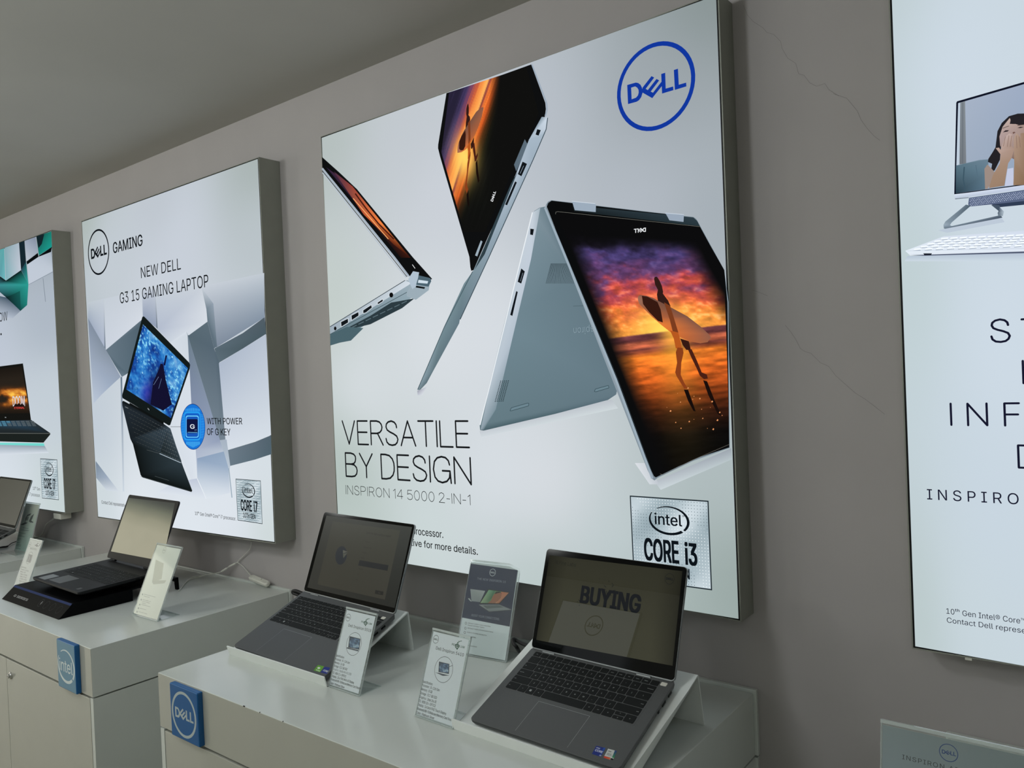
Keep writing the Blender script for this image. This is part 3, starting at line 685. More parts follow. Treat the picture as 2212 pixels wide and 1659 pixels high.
# right, tent-folded laptop
A.zoom(0, 0, 1)
A.quad([(1037, 931), (1322, 863), (1336, 882), (1040, 944)], [(188, 194, 201), (180, 186, 193), (198, 207, 210), (200, 208, 213)]); A.quad([(1415, 1040), (1580, 968), (1582, 992), (1428, 1058)], [(176, 183, 191), (150, 158, 167), (176, 188, 192), (196, 206, 210)])
A.quad([(1372, 1000), (1400, 1000), (1424, 1046), (1404, 1046)], [(209, 213, 219), (194, 200, 206), (184, 190, 198), (202, 209, 214)])
A.poly([(1166, 449), (1181, 446), (1240, 600), (1334, 842), (1332, 852), (1314, 864), (1200, 894), (1046, 930), (1038, 929), (1037, 918), (1090, 700), (1146, 480), (1155, 456)],
       [(104, 124, 134), (98, 118, 128), (98, 118, 128), (96, 116, 126), (94, 114, 124), (86, 106, 116), (74, 96, 104), (68, 90, 98), (80, 102, 110), (96, 118, 126), (108, 130, 140), (118, 138, 148), (122, 140, 150)])
A.poly([(1152, 459), (1168, 449), (1148, 560), (1108, 730), (1072, 884), (1046, 928), (1039, 928), (1060, 830)], [(190, 200, 210), (160, 174, 184), (186, 196, 208), (172, 184, 196), (120, 140, 150), (96, 116, 124), (140, 156, 166), (176, 188, 198)])
A.line([(1151, 459), (1094, 690), (1038, 918)], 2.0, (226, 231, 235))
A.zoom(*Z6)
A.poly([(280, 668), (424, 668), (487, 838), (237, 841)], (104, 124, 134))
for i in range(23):
    x = 282 + i * 6.2; A.line([(x, 668), (x - 43 + i * 4.6, 840)], 3.2, (44, 58, 64))
A.poly([(106, 372), (137, 376), (128, 428), (104, 422)], (16, 20, 24)); A.zoom(*Z5)
A.poly([(1566, 268), (1592, 290), (1566, 378), (1540, 365)], (16, 20, 24)); A.line([(1578, 300), (1560, 360)], 4, (110, 122, 134))
A.poly([(1530, 432), (1541, 438), (1502, 612), (1486, 604)], (14, 18, 24))
for i in range(15):
    for j in range(5):
        x = 1414 + j * 14 - i * 2.6 + 0; y = 1084 + i * 10.4 - j * 0.8; A.line([(x, y), (x + 7, y)], 6, (34, 48, 54))
for q in ([(1490, 1292), (1498, 1275), (1612, 1243), (1624, 1243), (1622, 1262), (1500, 1297), (1488, 1298)], [(2098, 1158), (2106, 1140), (2200, 1114), (2204, 1132), (2110, 1160)]):
    A.poly(q, (104, 128, 138)); A.line(q + [q[0]], 4, (56, 76, 84))
A.line([(1945, 541), (2018, 538)], 3, (70, 88, 96))
A.zoom(*Z6)
Vg, Fg, wg = glyphs('spiron', 0.0, 1.0, 3)
for off, cc in ((3, (66, 86, 96)), (0, (128, 148, 158))):
    a, b = A.p(650 + off, 1205 + off), A.p(478 + off, 1212 + off); h = abs(A.p(480, 1272)[1] - b[1])
    A.raw([(a[0] + (b[0] - a[0]) * x / wg, a[1] - (0.012 if off is None else 0) - h * 0.95 * y) for x, y in Vg], [lin(cc)] * len(Vg), Fg)
A.poly([(235, 190), (245, 168), (262, 142), (290, 131), (1500, 274), (1520, 286), (1532, 302), (1640, 500), (1762, 722), (1800, 1000), (1810, 2240), (1500, 2350), (1196, 2495), (1168, 2518), (1145, 2500), (1110, 2430)],
       [(160, 174, 184)] + [(120, 134, 144)] * 15)
A.poly([(250, 186), (262, 155), (292, 134), (1498, 278), (1530, 306), (1640, 508), (1764, 726), (1790, 1000), (1806, 2236), (1500, 2336), (1200, 2482), (1180, 2492), (1163, 2480), (1132, 2415)], (10, 11, 12))
A.line([(236, 192), (840, 1659), (1128, 2440), (1150, 2500)], 20, (150, 166, 178)); A.line([(246, 190), (858, 1659), (1144, 2440)], 3, (50, 62, 70))
A.poly([(472, 176), (1500, 277), (1532, 306), (1556, 352), (484, 226)], [(34, 44, 48), (44, 58, 66), (44, 58, 66), (38, 52, 58), (20, 26, 28)])
A.line([(672, 188), (1260, 250)], 6, (14, 18, 20))
A.poly([(466, 140), (662, 160), (670, 170), (668, 232), (490, 216)], (150, 165, 180)); A.poly([(1262, 240), (1420, 254), (1416, 316), (1296, 302)], (148, 162, 178)); A.line([(466, 140), (664, 160)], 6, (196, 206, 216)); A.line([(1262, 240), (1420, 254)], 6, (190, 200, 212))
pic_uv(A, [(330, 236), (1556, 360), (1762, 725), (525, 725)], sunset, 150, 60)
pic_uv(A, [(525, 725), (1762, 725), (1793, 1659), (895, 1659)], sunset, 170, 130)
pic_uv(A, [(895, 1659), (1793, 1659), (1806, 2210), (1216, 2466)], sunset, 110, 80)
A.line([(326, 250), (328, 232), (345, 228), (1556, 356)], 2.5, (120, 120, 112)); A.line([(1216, 2462), (1240, 2466), (1500, 2340), (1806, 2210)], 3, (96, 92, 84))
surfer(A)
A.zoom(*Z6); A.roundel((1048, 387), 0.0185, (225, 228, 230), ring=False, rot=math.radians(176))
# letters
A.zoom(1320, 80, 7.54); A.roundel((732, 818), 0.0871, (16, 52, 150)); A.zoom(730, 880, 4.879)
TX = (22, 24, 26)
A.thin('VERSATILE', (66, 390), (1408, 432), (66, 132), TX, 0.068, 0.145)
A.thin('BY DESIGN', (98, 732), (1428, 820), (92, 470), TX, 0.068, 0.145)
A.thin('INSPIRON 14 5000 2-IN-1', (100, 912), (1414, 1030), (98, 814), TX, 0.062, 0.2)
A.text('processor.', (800, 1335), (1126, 1368), (800, 1262), TX, 0.012)
A.text('representative for more details.', (452, 1412), (1490, 1544), (452, 1346), TX, 0.012)
A.zoom(1340, 1050, 6.914); chip_badge(A, (160, 135), (1335, 212), (1388, 1548), (218, 1389), '3')
A.build('poster_film', 'backlit_film', r)

# ---- the poster of the blue-screened laptop
r, A, film = lightbox([(175.5, 477.3), (558.6, 338.8), (578, 760), (595.2, 1174.7), (400, 1147), (210.9, 1118.7), (193, 798)], -0.0757,
    'square lit wall poster with a black laptop and round blue chip among grey shards', (0, 1, 3, 5))
film_base(A, film, (0, 1, 3, 5), [(0, 0, (165, 176, 172)), (.5, .02, (182, 189, 197)), (1, 0, (160, 170, 168)), (.15, .15, (188, 196, 204)), (.6, .15, (192, 199, 209)), (1, .2, (178, 187, 192)), (0, .3, (180, 189, 196)), (.5, .35, (196, 203, 213)), (1, .5, (190, 198, 208)), (0, .7, (186, 196, 206)),
    (.5, .7, (206, 213, 221)), (1, .8, (206, 214, 220)), (0, .95, (198, 208, 212)), (.3, .97, (216, 222, 228)), (.8, .9, (214, 220, 228)), (1, .98, (196, 206, 206)), (.6, .98, (214, 221, 228))])
A.zoom(180, 640, 3.771)
A.quad([(480, -60), (1000, -90), (1012, 205), (485, 175)], [(192, 199, 208), (190, 198, 207), (203, 210, 218), (198, 205, 214)], 8)
A.quad([(168, 20), (480, -50), (480, 188), (184, 434)], [(189, 197, 206), (192, 199, 208), (204, 210, 219), (196, 203, 214)])
A.quad([(40, 50), (165, 20), (178, 428), (38, 180)], [(184, 193, 200), (188, 196, 205), (164, 174, 194), (150, 162, 180)])
A.poly([(166, 50), (170, 50), (182, 432), (172, 424)], [(188, 196, 205), (188, 196, 205), (98, 112, 128), (98, 112, 128)])
A.poly([(38, 178), (185, 436), (305, 656), (230, 725), (150, 800), (85, 872), (60, 520)], [(122, 134, 152), (128, 140, 154), (142, 154, 172), (150, 164, 184), (166, 178, 196), (178, 190, 206), (150, 162, 180)])
A.poly([(185, 437), (480, 188), (470, 240), (362, 630), (314, 656), (250, 550)], [(98, 114, 126), (92, 108, 120), (76, 94, 106), (86, 104, 116), (104, 120, 134), (78, 96, 108)])
A.poly([(478, -50), (583, -60), (604, 262), (486, 175)], [(188, 195, 206), (188, 195, 206), (138, 150, 172), (140, 152, 174)])
A.poly([(583, -20), (590, -20), (608, 268), (597, 258)], [(186, 194, 204), (186, 194, 204), (92, 106, 122), (92, 106, 122)])
A.poly([(592, -50), (962, -70), (1005, 110), (1012, 205), (860, 316), (838, 284), (708, 374), (606, 272)], [(190, 198, 207), (192, 199, 208), (204, 210, 218), (206, 212, 220), (202, 209, 218), (200, 207, 216), (196, 204, 214), (172, 181, 198)])
A.quad([(960, -80), (1474, -190), (1478, 172), (1085, 416)], [(191, 198, 207), (186, 194, 202), (128, 142, 158), (120, 132, 148)], 8)
A.poly([(964, -70), (1060, 60), (1090, 410), (1066, 425), (1012, 205), (1003, 105)], [(190, 198, 207), (140, 153, 166), (92, 108, 120), (88, 104, 116), (92, 108, 120), (110, 126, 138)])
A.poly([(1082, 418), (1300, 300), (1478, 170), (1490, 306), (1300, 426), (1104, 542), (1068, 426)], [(86, 102, 112), (80, 94, 104), (78, 90, 98), (70, 86, 94), (72, 88, 96), (88, 104, 114), (84, 100, 110)])
A.poly([(860, 318), (1012, 207), (1066, 425), (1110, 546), (1168, 1165), (1114, 1172), (852, 316)], [(82, 98, 108), (88, 104, 114), (82, 98, 110), (80, 96, 108), (112, 126, 138), (112, 126, 138), (74, 92, 102)])
A.poly([(840, 290), (853, 316), (1114, 1172), (1142, 1262), (930, 1482), (916, 1250), (880, 870), (860, 560)], [(110, 124, 136), (104, 120, 132), (140, 152, 176), (176, 186, 200), (184, 194, 208), (164, 174, 194), (124, 136, 160), (112, 126, 146)])
A.poly([(838, 286), (850, 316), (880, 860), (916, 1250), (926, 1482), (880, 1492), (700, 1050), (866, 580), (708, 376)], [(206, 213, 222), (198, 206, 214), (206, 213, 222), (210, 217, 226), (212, 219, 226), (206, 213, 222), (204, 212, 220), (206, 213, 222), (204, 211, 220)])
A.quad([(1105, 546), (1490, 310), (1530, 1130), (1166, 1256)], [(166, 177, 194), (176, 186, 200), (204, 212, 220), (208, 215, 224)], 8)
A.poly([(1168, 1256), (1400, 1186), (1530, 1132), (1533, 1286), (1400, 1330), (1196, 1382)], [(104, 118, 130), (88, 102, 114), (78, 94, 104), (76, 94, 104), (84, 100, 112), (100, 116, 128)])
A.poly([(1115, 1172), (1168, 1166), (1198, 1382), (1190, 1420), (1140, 1262)], [(160, 172, 186), (158, 170, 184), (176, 188, 200), (186, 196, 206), (168, 180, 194)])
A.poly([(928, 1320), (1145, 1264), (1182, 1392), (1196, 1600), (1010, 1650), (930, 1482)], [(136, 156, 182), (138, 158, 182), (150, 168, 190), (204, 212, 222), (214, 221, 228), (184, 196, 210)])
A.line([(1186, 1400), (1212, 1640)], 8, (150, 166, 180)); A.line([(927, 1484), (1000, 1650)], 6, (226, 232, 238))
A.poly([(880, 1492), (926, 1484), (1000, 1650), (600, 1600), (700, 1540)], [(186, 194, 210), (184, 192, 208), (212, 219, 227), (212, 219, 227), (196, 204, 216)])
A.poly([(102, 1342), (200, 1470), (292, 1590), (194, 1584), (106, 1478)], [(112, 128, 144), (150, 164, 182), (204, 212, 220), (200, 209, 218), (140, 154, 170)])
A.poly([(304, 660), (318, 655), (335, 1590), (322, 1590)], [(104, 120, 138), (104, 120, 138), (196, 206, 216), (196, 206, 216)])
A.poly([(318, 660), (364, 626), (330, 800), (322, 860)], (206, 213, 222))
A.zoom(250, 670, 7.373)
A.poly([(425, 110), (443, 97), (462, 108), (1172, 835), (1188, 872), (1178, 940), (870, 1830), (845, 1835), (110, 1400), (103, 1360)], (18, 25, 25))
def sparkle(a, b):
    n = fbm(a * 5, b * 5, 21); n2 = fbm(a * 16, b * 22, 22); n3 = fbm(a * 30 + b * 6, b * 44, 24)
    c = ramp(np.clip(n * 1.25 - 0.1 + (n2 - .5) * .4, 0, 1), [(0, (14, 26, 86)), (.35, (24, 72, 152)), (.55, (40, 118, 192)), (.75, (96, 156, 208)), (1, (150, 180, 214))])
    w = np.exp(-((a - .12) / .3) ** 2 - ((b - .2) / .3) ** 2); w2 = np.exp(-((a - .86) / .22) ** 2 - ((b - .5) / .42) ** 2)
    g = np.clip((n3 - .56) * 7, 0, 1) * np.clip(w + w2 + .25, 0, 1); c = c * (1 - g[:, None]) + np.array([150, 224, 246]) * g[:, None]
    d = np.exp(-((a - .52 - .02 * b) / .13) ** 2) * np.clip((b - .3) / .4, 0, 1); c = c * (1 - .8 * d[:, None]) + np.array([14, 14, 44]) * .8 * d[:, None]
    v = np.exp(-((a - .42) / .12) ** 2 - ((b - .85) / .2) ** 2)[:, None] * .6; return c * (1 - v) + np.array([40, 30, 160]) * v
A.picture([(437, 226), (1152, 925), (881, 1718), (168, 1260)], sparkle, 90, 70)
for i in range(46):
    a, b = random.random(), random.random(); s = 3 + random.random() * 7
    x = 437 * (1 - a) * (1 - b) + 1152 * a * (1 - b) + 881 * a * b + 168 * (1 - a) * b; y = 226 * (1 - a) * (1 - b) + 925 * a * (1 - b) + 1718 * a * b + 1260 * (1 - a) * b
    if 0.35 < a < 0.7 and b > 0.3: continue
    A.line([(x, y - s * 1.6), (x + s * .4, y + s * 1.6)], s * .8, (190, 236, 248))
A.line([(780, 880), (812, 720)], 26, (16, 18, 60)); A.poly([(720, 850), (760, 860), (800, 1100), (900, 1500), (760, 1600), (560, 1500), (600, 1150), (690, 950)], (18, 16, 44))
A.line([(690, 1060), (610, 1190)], 5, (120, 140, 176)); A.line([(735, 1090), (690, 1250)], 5, (100, 120, 164))
A.text('CODE VEIN', (212, 1205), (365, 1335), (222, 1170), (20, 40, 96), 0.0)
A.zoom(250, 850, 6.32)
A.poly([(93, 112), (110, 100), (205, 150), (670, 420), (752, 478), (905, 945), (1050, 1325), (1040, 1345), (370, 1146), (345, 1112), (240, 690), (205, 620), (95, 165)],
       [(20, 26, 30), (16, 20, 22), (14, 17, 17), (26, 32, 36), (58, 72, 82), (44, 56, 62), (18, 24, 24), (14, 18, 18), (14, 18, 18), (14, 18, 18), (14, 18, 18), (24, 30, 34), (34, 42, 50)])
A.quad([(700, 520), (775, 560), (905, 930), (620, 800)], [(52, 64, 72), (64, 78, 88), (46, 58, 64), (30, 38, 40)])
for k in range(8):
    x0, y0 = 160 + k * 20, 195 + k * 66; t = k / 7; x1, y1 = 770 + t * 125, 530 + t * 390
    for j in range(16):
        a = j / 16; b = a + 0.042; g = 60 + int(60 * a); A.line([(x0 + (x1 - x0) * a, y0 + (y1 - y0) * a), (x0 + (x1 - x0) * b, y0 + (y1 - y0) * b)], 3.2, (g, g + 6, g + 8) if a > 0.55 else (74, 78, 76))
for k in range(8):
    a = 0.6 + k * 0.053; A.line([(160 + 610 * a, 195 + 335 * a), (300 + 595 * a, 657 + 263 * a)], 3, (12, 16, 18))
A.poly([(205, 122), (670, 386), (672, 424), (205, 152)], (15, 18, 18)); A.line([(615, 818), (905, 944)], 9, (168, 182, 192)); A.line([(440, 768), (615, 818)], 3, (90, 96, 96)); A.line([(550, 1126), (745, 1186)], 4, (76, 84, 86)); A.line([(355, 1130), (1045, 1335)], 4, (70, 78, 80))
A.roundel((465, 213), 0.009, (190, 196, 200), ring=False, rot=math.radians(-28)); A.line([(145, 180), (185, 200)], 8, (120, 126, 128)); A.line([(766, 453), (905, 453)], 5, (30, 32, 34))
f_ = lambda t, rx, ry: (1072 + rx * math.cos(t), 452 + ry * math.sin(t) + 0.06 * rx * math.cos(t))
for k, c in ((1.0, (16, 40, 110)), (0.975, (24, 112, 206))): A.poly([f_(i * PI / 24, 168 * k, 313 * k) for i in range(48)], c)
for i in range(15):
    A.line([(975 + i * 14, 195 + abs(i - 7) * 2), (975 + i * 14, 240)], 5, (70, 176, 240)); A.line([(985 + i * 13, 655), (985 + i * 13, 735 - abs(i - 7) * 6)], 5, (80, 190, 244)); e_ = 160 * math.sqrt(1 - ((i * 22 - 160) / 313.0) ** 2); A.line([(1072 - e_, 290 + i * 22), (950, 295 + i * 22)], 5, (70, 176, 240)); A.line([(1182, 290 + i * 22), (1072 + e_, 295 + i * 22)], 5, (70, 176, 240))
def rr(x0, x1, y0, y1, rad): return [(x, y) for x, y in rrect(x0, x1, y0, y1, rad, 4)]
A.poly(rr(955, 1180, 245, 640, 40), (38, 150, 228)); A.poly(rr(968, 1168, 268, 618, 34), (20, 92, 190)); A.poly(rr(980, 1156, 300, 600, 26), (110, 208, 248)); A.poly(rr(988, 1148, 312, 590, 24), (24, 84, 176)); A.poly(rr(994, 1142, 348, 540, 16), (14, 20, 58)); A.line([(1006, 528), (1136, 532)], 6, (120, 200, 240))
A.text('G', (1040, 478), (1102, 478), (1040, 420), (226, 234, 240), 0.02); A.text('F7', (1104, 514), (1130, 514), (1104, 488), (120, 150, 190))
TK = (14, 18, 22)
A.text('WITH POWER', (1270, 420), (1752, 416), (1262, 336), TK, 0.012); A.text('OF G KEY', (1272, 568), (1592, 566), (1268, 480), TK, 0.012)
A.zoom(0, 900, 3.351); chip_badge(A, (1718, 447), (1900, 461), (1913, 775), (1733, 748), '7', False)
A.text('10\u1d57\u02b0 Gen Intel\u00ae Core\u2122 i7 processor.', (1425, 714), (1722, 744), (1425, 690), TK, 0.004); A.text('Contact Dell representative', (748, 632), (928, 648), (748, 609), TK, 0.004)
A.zoom(180, 470, 7.373); cc = A.p(268, 552); rad = abs(A.p(438, 552)[0] - A.p(98, 552)[0]) / 2; A.roundel((cc[0], cc[1]), rad, TK, False, inner=0.92)
A.text('GAMING', (503, 568), (975, 450), (503, 398), TK, 0.018); A.text('NEW DELL', (950, 968), (1585, 826), (942, 798), TK, -0.002); A.text('G3 15 GAMING LAPTOP', (615, 1380), (2025, 1092), (612, 1208), TK, -0.002)
A.build('poster_film', 'backlit_film', r)

# ---- the farthest poster, cut by the left edge of the photo
r, A, film = lightbox([(-222, 622), (111, 496.3), (126.5, 803), (141.5, 1109.6), (-40, 1082), (-210, 1057)], -0.0757,
    'farthest lit wall poster with teal shards and a black laptop with a fiery screen', (0, 1, 3, 5))
film_base(A, film, (0, 1, 3, 5), [(0, 0, (150, 160, 168)), (1, 0, (150, 160, 168)), (1, .3, (166, 176, 188)), (.6, .4, (182, 190, 204)), (0, .5, (186, 194, 204)), (1, .6, (188, 198, 206)), (.6, .7, (206, 213, 222)), (1, .97, (190, 202, 202)), (.7, .95, (208, 216, 224)), (0, .97, (204, 212, 218))])
A.zoom(0, 480, 11.06)
A.poly([(-700, 900), (100, 622), (130, 1395), (0, 1282), (-500, 1500)], [(60, 120, 130), (86, 160, 162), (110, 178, 184), (90, 150, 160), (130, 150, 165)])
A.poly([(110, 612), (455, 490), (502, 1140), (145, 1395)], [(126, 160, 168), (166, 178, 190), (184, 192, 204), (120, 170, 178)])
A.poly([(455, 490), (585, 445), (622, 950), (505, 1145)], (20, 36, 44))
A.poly([(590, 445), (850, 352), (905, 715), (635, 925)], [(150, 160, 176), (124, 134, 152), (150, 160, 176), (178, 186, 196)])
A.poly([(868, 342), (1228, 218), (1240, 590), (930, 795)], [(20, 40, 46), (24, 120, 106), (26, 146, 134), (26, 128, 118)])
A.poly([(868, 342), (1060, 280), (1000, 520), (920, 620)], (18, 34, 40))
A.poly([(635, 940), (905, 732), (922, 828), (650, 1012)], (8, 12, 14)); A.poly([(930, 800), (1240, 590), (1222, 705), (932, 908)], (8, 12, 14))
A.poly([(650, 1012), (920, 828), (1215, 712), (1262, 1170), (690, 1485)], [(184, 193, 206), (178, 187, 200), (160, 172, 184), (184, 193, 204), (186, 194, 206)])
A.poly([(505, 1140), (625, 940), (680, 1490)], [(40, 62, 80), (26, 70, 78), (44, 160, 150)])
A.poly([(145, 1395), (505, 1145), (680, 1490), (650, 1980), (490, 2120), (150, 1800), (-200, 1500), (0, 1290)], [(10, 14, 16), (10, 14, 18), (40, 150, 140), (30, 120, 112), (20, 60, 62), (14, 30, 36), (60, 130, 138), (10, 14, 18)])
A.poly([(-300, 1700), (160, 1800), (490, 2120), (300, 2300), (-200, 2200)], [(90, 110, 130), (60, 80, 96), (120, 132, 148), (170, 180, 194), (180, 190, 204)])
A.poly([(150, 1800), (480, 1640), (500, 2120)], [(14, 26, 30), (22, 90, 84), (20, 70, 70)])
A.line([(690, 1488), (1262, 1190)], 10, (124, 134, 148)); A.line([(1030, 1340), (1090, 1900)], 12, (120, 130, 142))
A.zoom(0, 700, 5.53)
A.poly([(-900, 640), (-20, 508), (275, 470), (322, 780), (372, 1148), (0, 1165), (-900, 1180)], (20, 20, 18))
def fire(a, b):
    n = fbm(a * 9, b * 6, 31); n2 = fbm(a * 30, b * 24, 32)
    k = np.exp(-((b - .66) / .17) ** 2) * np.clip(n * 2 - .5, 0, 1)
    c = ramp(np.clip(k * 1.5 * (n2 + .5), 0, 1), [(0, (38, 32, 26)), (.3, (84, 48, 24)), (.6, (190, 110, 40)), (1, (250, 196, 80))])
    return c * np.clip(1.3 - np.abs(b - .5) * 1.2, 0.3, 1)[:, None]
A.picture([(-880, 650), (262, 500), (355, 1065), (-880, 1085)], fire, 120, 40)
A.text('DOOM', (155, 975), (300, 985), (150, 858), (206, 206, 214), 0.02); A.poly([(160, 990), (185, 948), (208, 960), (226, 942), (246, 962), (268, 946), (300, 990)], (30, 18, 16)); A.text('ETERNAL', (172, 1014), (294, 1012), (172, 990), (222, 70, 70), 0.01)
A.roundel((68, 1115), 0.012, (150, 156, 158), ring=False)
A.poly([(-900, 1170), (0, 1158), (376, 1146), (606, 1305), (-900, 1300)], [(44, 54, 60), (40, 70, 92), (44, 52, 56), (30, 36, 38), (30, 36, 38)])
for k in range(5):
    for j in range(13):
        x0 = -330 + j * 58 + k * 7; A.line([(x0, 1162 + k * 13), (x0 + 44, 1162 + k * 13)], 6, (92, 150, 176) if x0 < 90 else (96, 106, 110))
A.poly([(-900, 1302), (606, 1306), (607, 1318), (526, 1416), (0, 1402), (-900, 1390)], (27, 32, 30)); A.line([(-900, 1300), (605, 1307)], 5, (110, 114, 110))
A.quad([(-900, 1405), (530, 1424), (540, 1456), (-900, 1440)], [(120, 214, 206), (104, 206, 196), (110, 204, 196), (150, 222, 216)]); A.quad([(0, 1442), (540, 1456), (590, 1540), (0, 1560)], [(150, 164, 176), (140, 152, 164), (206, 214, 222), (206, 213, 222)])
TK = (30, 34, 38)
A.zoom(0, 900, 3.351); chip_badge(A, (295, 302), (418, 310), (430, 603), (308, 590), '7', False)
A.text('10\u1d57\u02b0 Gen', (243, 530), (295, 534), (243, 508), TK); A.text('Intel\u00ae Core\u2122 i7 processor.', (135, 560), (297, 580), (135, 538), TK)
A.zoom(0, 440, 3.3515); A.text('OW', (0, 856), (60, 843), (0, 792), TK); A.ring((12, 945), 5, 8, 0, TK)
A.build('poster_film', 'backlit_film', r)

# ---- the pale poster at the right edge
r, A, film = lightbox([(1910, -250), (2760, -480), (2792, 600), (2830, 1558), (2212, 1441), (1969.7, 1401.4), (1940, 580)], -0.0651,
    'pale lit wall poster at the right edge with a desktop computer and white keyboard', (0, 1, 3, 5))
film_base(A, film, (0, 1, 3, 5), [(0, 0, (180, 194, 196)), (0, .5, (184, 199, 202)), (.2, .3, (197, 209, 220)), (.3, .6, (198, 210, 221)), (0, .97, (178, 192, 192)), (.2, .95, (192, 205, 212)), (1, .5, (200, 210, 220)), (1, 1, (190, 202, 206)), (.25, .8, (192, 205, 216))])
A.zoom(2000, 160, 5.184)
A.poly([(340, 322), (350, 305), (1500, -28), (1500, 1210), (318, 1346)], (14, 18, 34))
A.quad([(362, 326), (1490, 0), (1490, 1180), (335, 1336)], [(160, 172, 190), (148, 162, 186), (138, 156, 178), (150, 164, 182)], 8)
A.poly([(362, 326), (386, 320), (378, 1012), (342, 1022)], (184, 198, 212)); A.poly([(386, 320), (440, 304), (452, 1000), (376, 1012)], [(120, 128, 136), (128, 136, 142), (116, 122, 128), (104, 110, 116)]); A.line([(415, 315), (412, 1004)], 8, (96, 104, 112))
A.poly([(338, 1026), (440, 1000), (600, 962), (700, 955), (700, 1100), (664, 1290), (335, 1336)], [(84, 110, 124), (104, 128, 142), (112, 134, 148), (104, 126, 142), (92, 118, 134), (84, 110, 128), (40, 60, 72)])
A.line([(430, 1040), (420, 1180), (440, 1290)], 14, (58, 82, 96)); A.line([(560, 1020), (580, 1160)], 10, (82, 106, 122))
A.poly([(1150, 440), (1030, 443), (930, 472), (850, 548), (802, 640), (780, 820), (745, 880), (700, 950), (695, 985), (742, 1005), (728, 1092), (770, 1080), (830, 960), (850, 700), (1150, 600)], (34, 32, 36))
A.poly([(940, 492), (860, 590), (824, 700), (832, 800), (880, 900), (1000, 960), (1150, 900), (1150, 558), (964, 560)], [(190, 170, 162), (176, 156, 150), (170, 150, 148), (160, 140, 136), (140, 118, 110), (120, 98, 90), (140, 118, 108), (160, 138, 128), (180, 158, 150)])
A.poly([(935, 470), (968, 562), (985, 480)], (34, 32, 36)); A.poly([(940, 560), (955, 480), (1150, 470), (1150, 560), (1060, 575), (990, 556)], (36, 34, 38))
A.poly([(862, 654), (890, 630), (932, 628), (915, 645)], (50, 42, 46)); A.line([(860, 608), (930, 582)], 7, (96, 80, 76)); A.poly([(1024, 604), (1060, 590), (1098, 594), (1060, 606)], (52, 44, 46)); A.line([(1026, 576), (1150, 560)], 8, (84, 70, 66)); A.poly([(950, 664), (970, 655), (978, 672), (1005, 655), (990, 645)], (112, 84, 78))
A.poly([(656, 1062), (690, 1012), (740, 1064), (782, 1112), (730, 1230), (690, 1285), (664, 1288)], (150, 134, 126))
A.poly([(914, 1062), (980, 1050), (985, 1244), (884, 1256)], (188, 194, 216))
A.poly([(782, 830), (820, 824), (836, 850), (868, 760), (902, 690), (936, 664), (966, 676), (974, 720), (958, 800), (988, 840), (962, 940), (922, 1000), (896, 1150), (880, 1250), (706, 1278), (752, 1130), (828, 1000), (836, 900)], [(176, 152, 142), (180, 156, 146), (176, 152, 142), (178, 156, 148), (184, 164, 158), (186, 164, 158), (180, 156, 148), (170, 146, 136), (160, 136, 124), (164, 138, 124), (160, 134, 118), (158, 132, 114), (152, 126, 106), (146, 120, 100), (150, 124, 104), (154, 128, 108), (160, 134, 116), (168, 144, 132)])
A.poly([(984, 730), (1010, 662), (1036, 680), (1060, 720), (1060, 664), (1098, 660), (1150, 700), (1150, 1240), (980, 1246), (990, 1000), (986, 860)], [(168, 144, 130), (172, 148, 134), (166, 140, 124), (156, 130, 112), (150, 124, 106), (146, 120, 100), (130, 104, 84), (126, 100, 76), (142, 116, 94), (150, 124, 102), (162, 136, 118)])
for q in ([(892, 700), (868, 810)], [(930, 690), (912, 815)], [(962, 690), (945, 815)], [(1012, 690), (1020, 830)], [(1045, 700), (1058, 820)]): A.line(q, 5, (128, 102, 92))
A.poly([(318, 1350), (1500, 1190), (1500, 1235), (328, 1398)], [(206, 216, 230), (200, 208, 232), (196, 204, 226), (176, 188, 204)]); A.line([(328, 1399), (480, 1384)], 6, (60, 70, 84))
A.poly([(484, 1386), (1500, 1240), (1500, 1385), (500, 1484), (474, 1462)], (84, 96, 124))
for i in range(34):
    for j in range(6):
        x = 498 + i * 22 + (j % 2) * 11; y = 1398 + j * 15 - i * 2.9 - (j - 2) * i * 0.06; A.poly([(x - 7, y), (x, y - 6), (x + 7, y), (x, y + 6)], (176, 188, 212) if (i + j) % 3 else (140, 152, 178))
A.poly([(738, 1466), (1500, 1385), (1500, 1430), (832, 1496), (800, 1490)], (46, 58, 80))
A.zoom(1800, 100, 3.073)
A.poly([(884, 1054), (916, 1062), (790, 1172), (778, 1190), (790, 1196), (1112, 1124), (1126, 1140), (770, 1218), (738, 1212), (735, 1188), (748, 1166)], [(96, 112, 126), (70, 86, 100), (120, 136, 150), (130, 146, 160), (120, 136, 150), (90, 104, 118), (60, 72, 88), (40, 52, 64), (100, 116, 130), (150, 166, 178), (130, 146, 158)])
A.poly([(1050, 1056), (1104, 1058), (1112, 1076), (1136, 1100), (1128, 1130), (1098, 1128), (1094, 1110), (1100, 1096)], [(74, 88, 104), (66, 80, 98), (110, 124, 140), (170, 184, 196), (150, 164, 176), (90, 106, 120), (70, 84, 100), (60, 74, 90)])
A.poly([(700, 1225), (740, 1215), (1120, 1142), (1140, 1170), (760, 1240)], (182, 194, 208))
A.poly([(482, 1360), (735, 1264), (1500, 1210), (1500, 1360), (516, 1392)], [(220, 229, 238), (206, 215, 228), (200, 210, 226), (214, 222, 234), (214, 222, 232)])
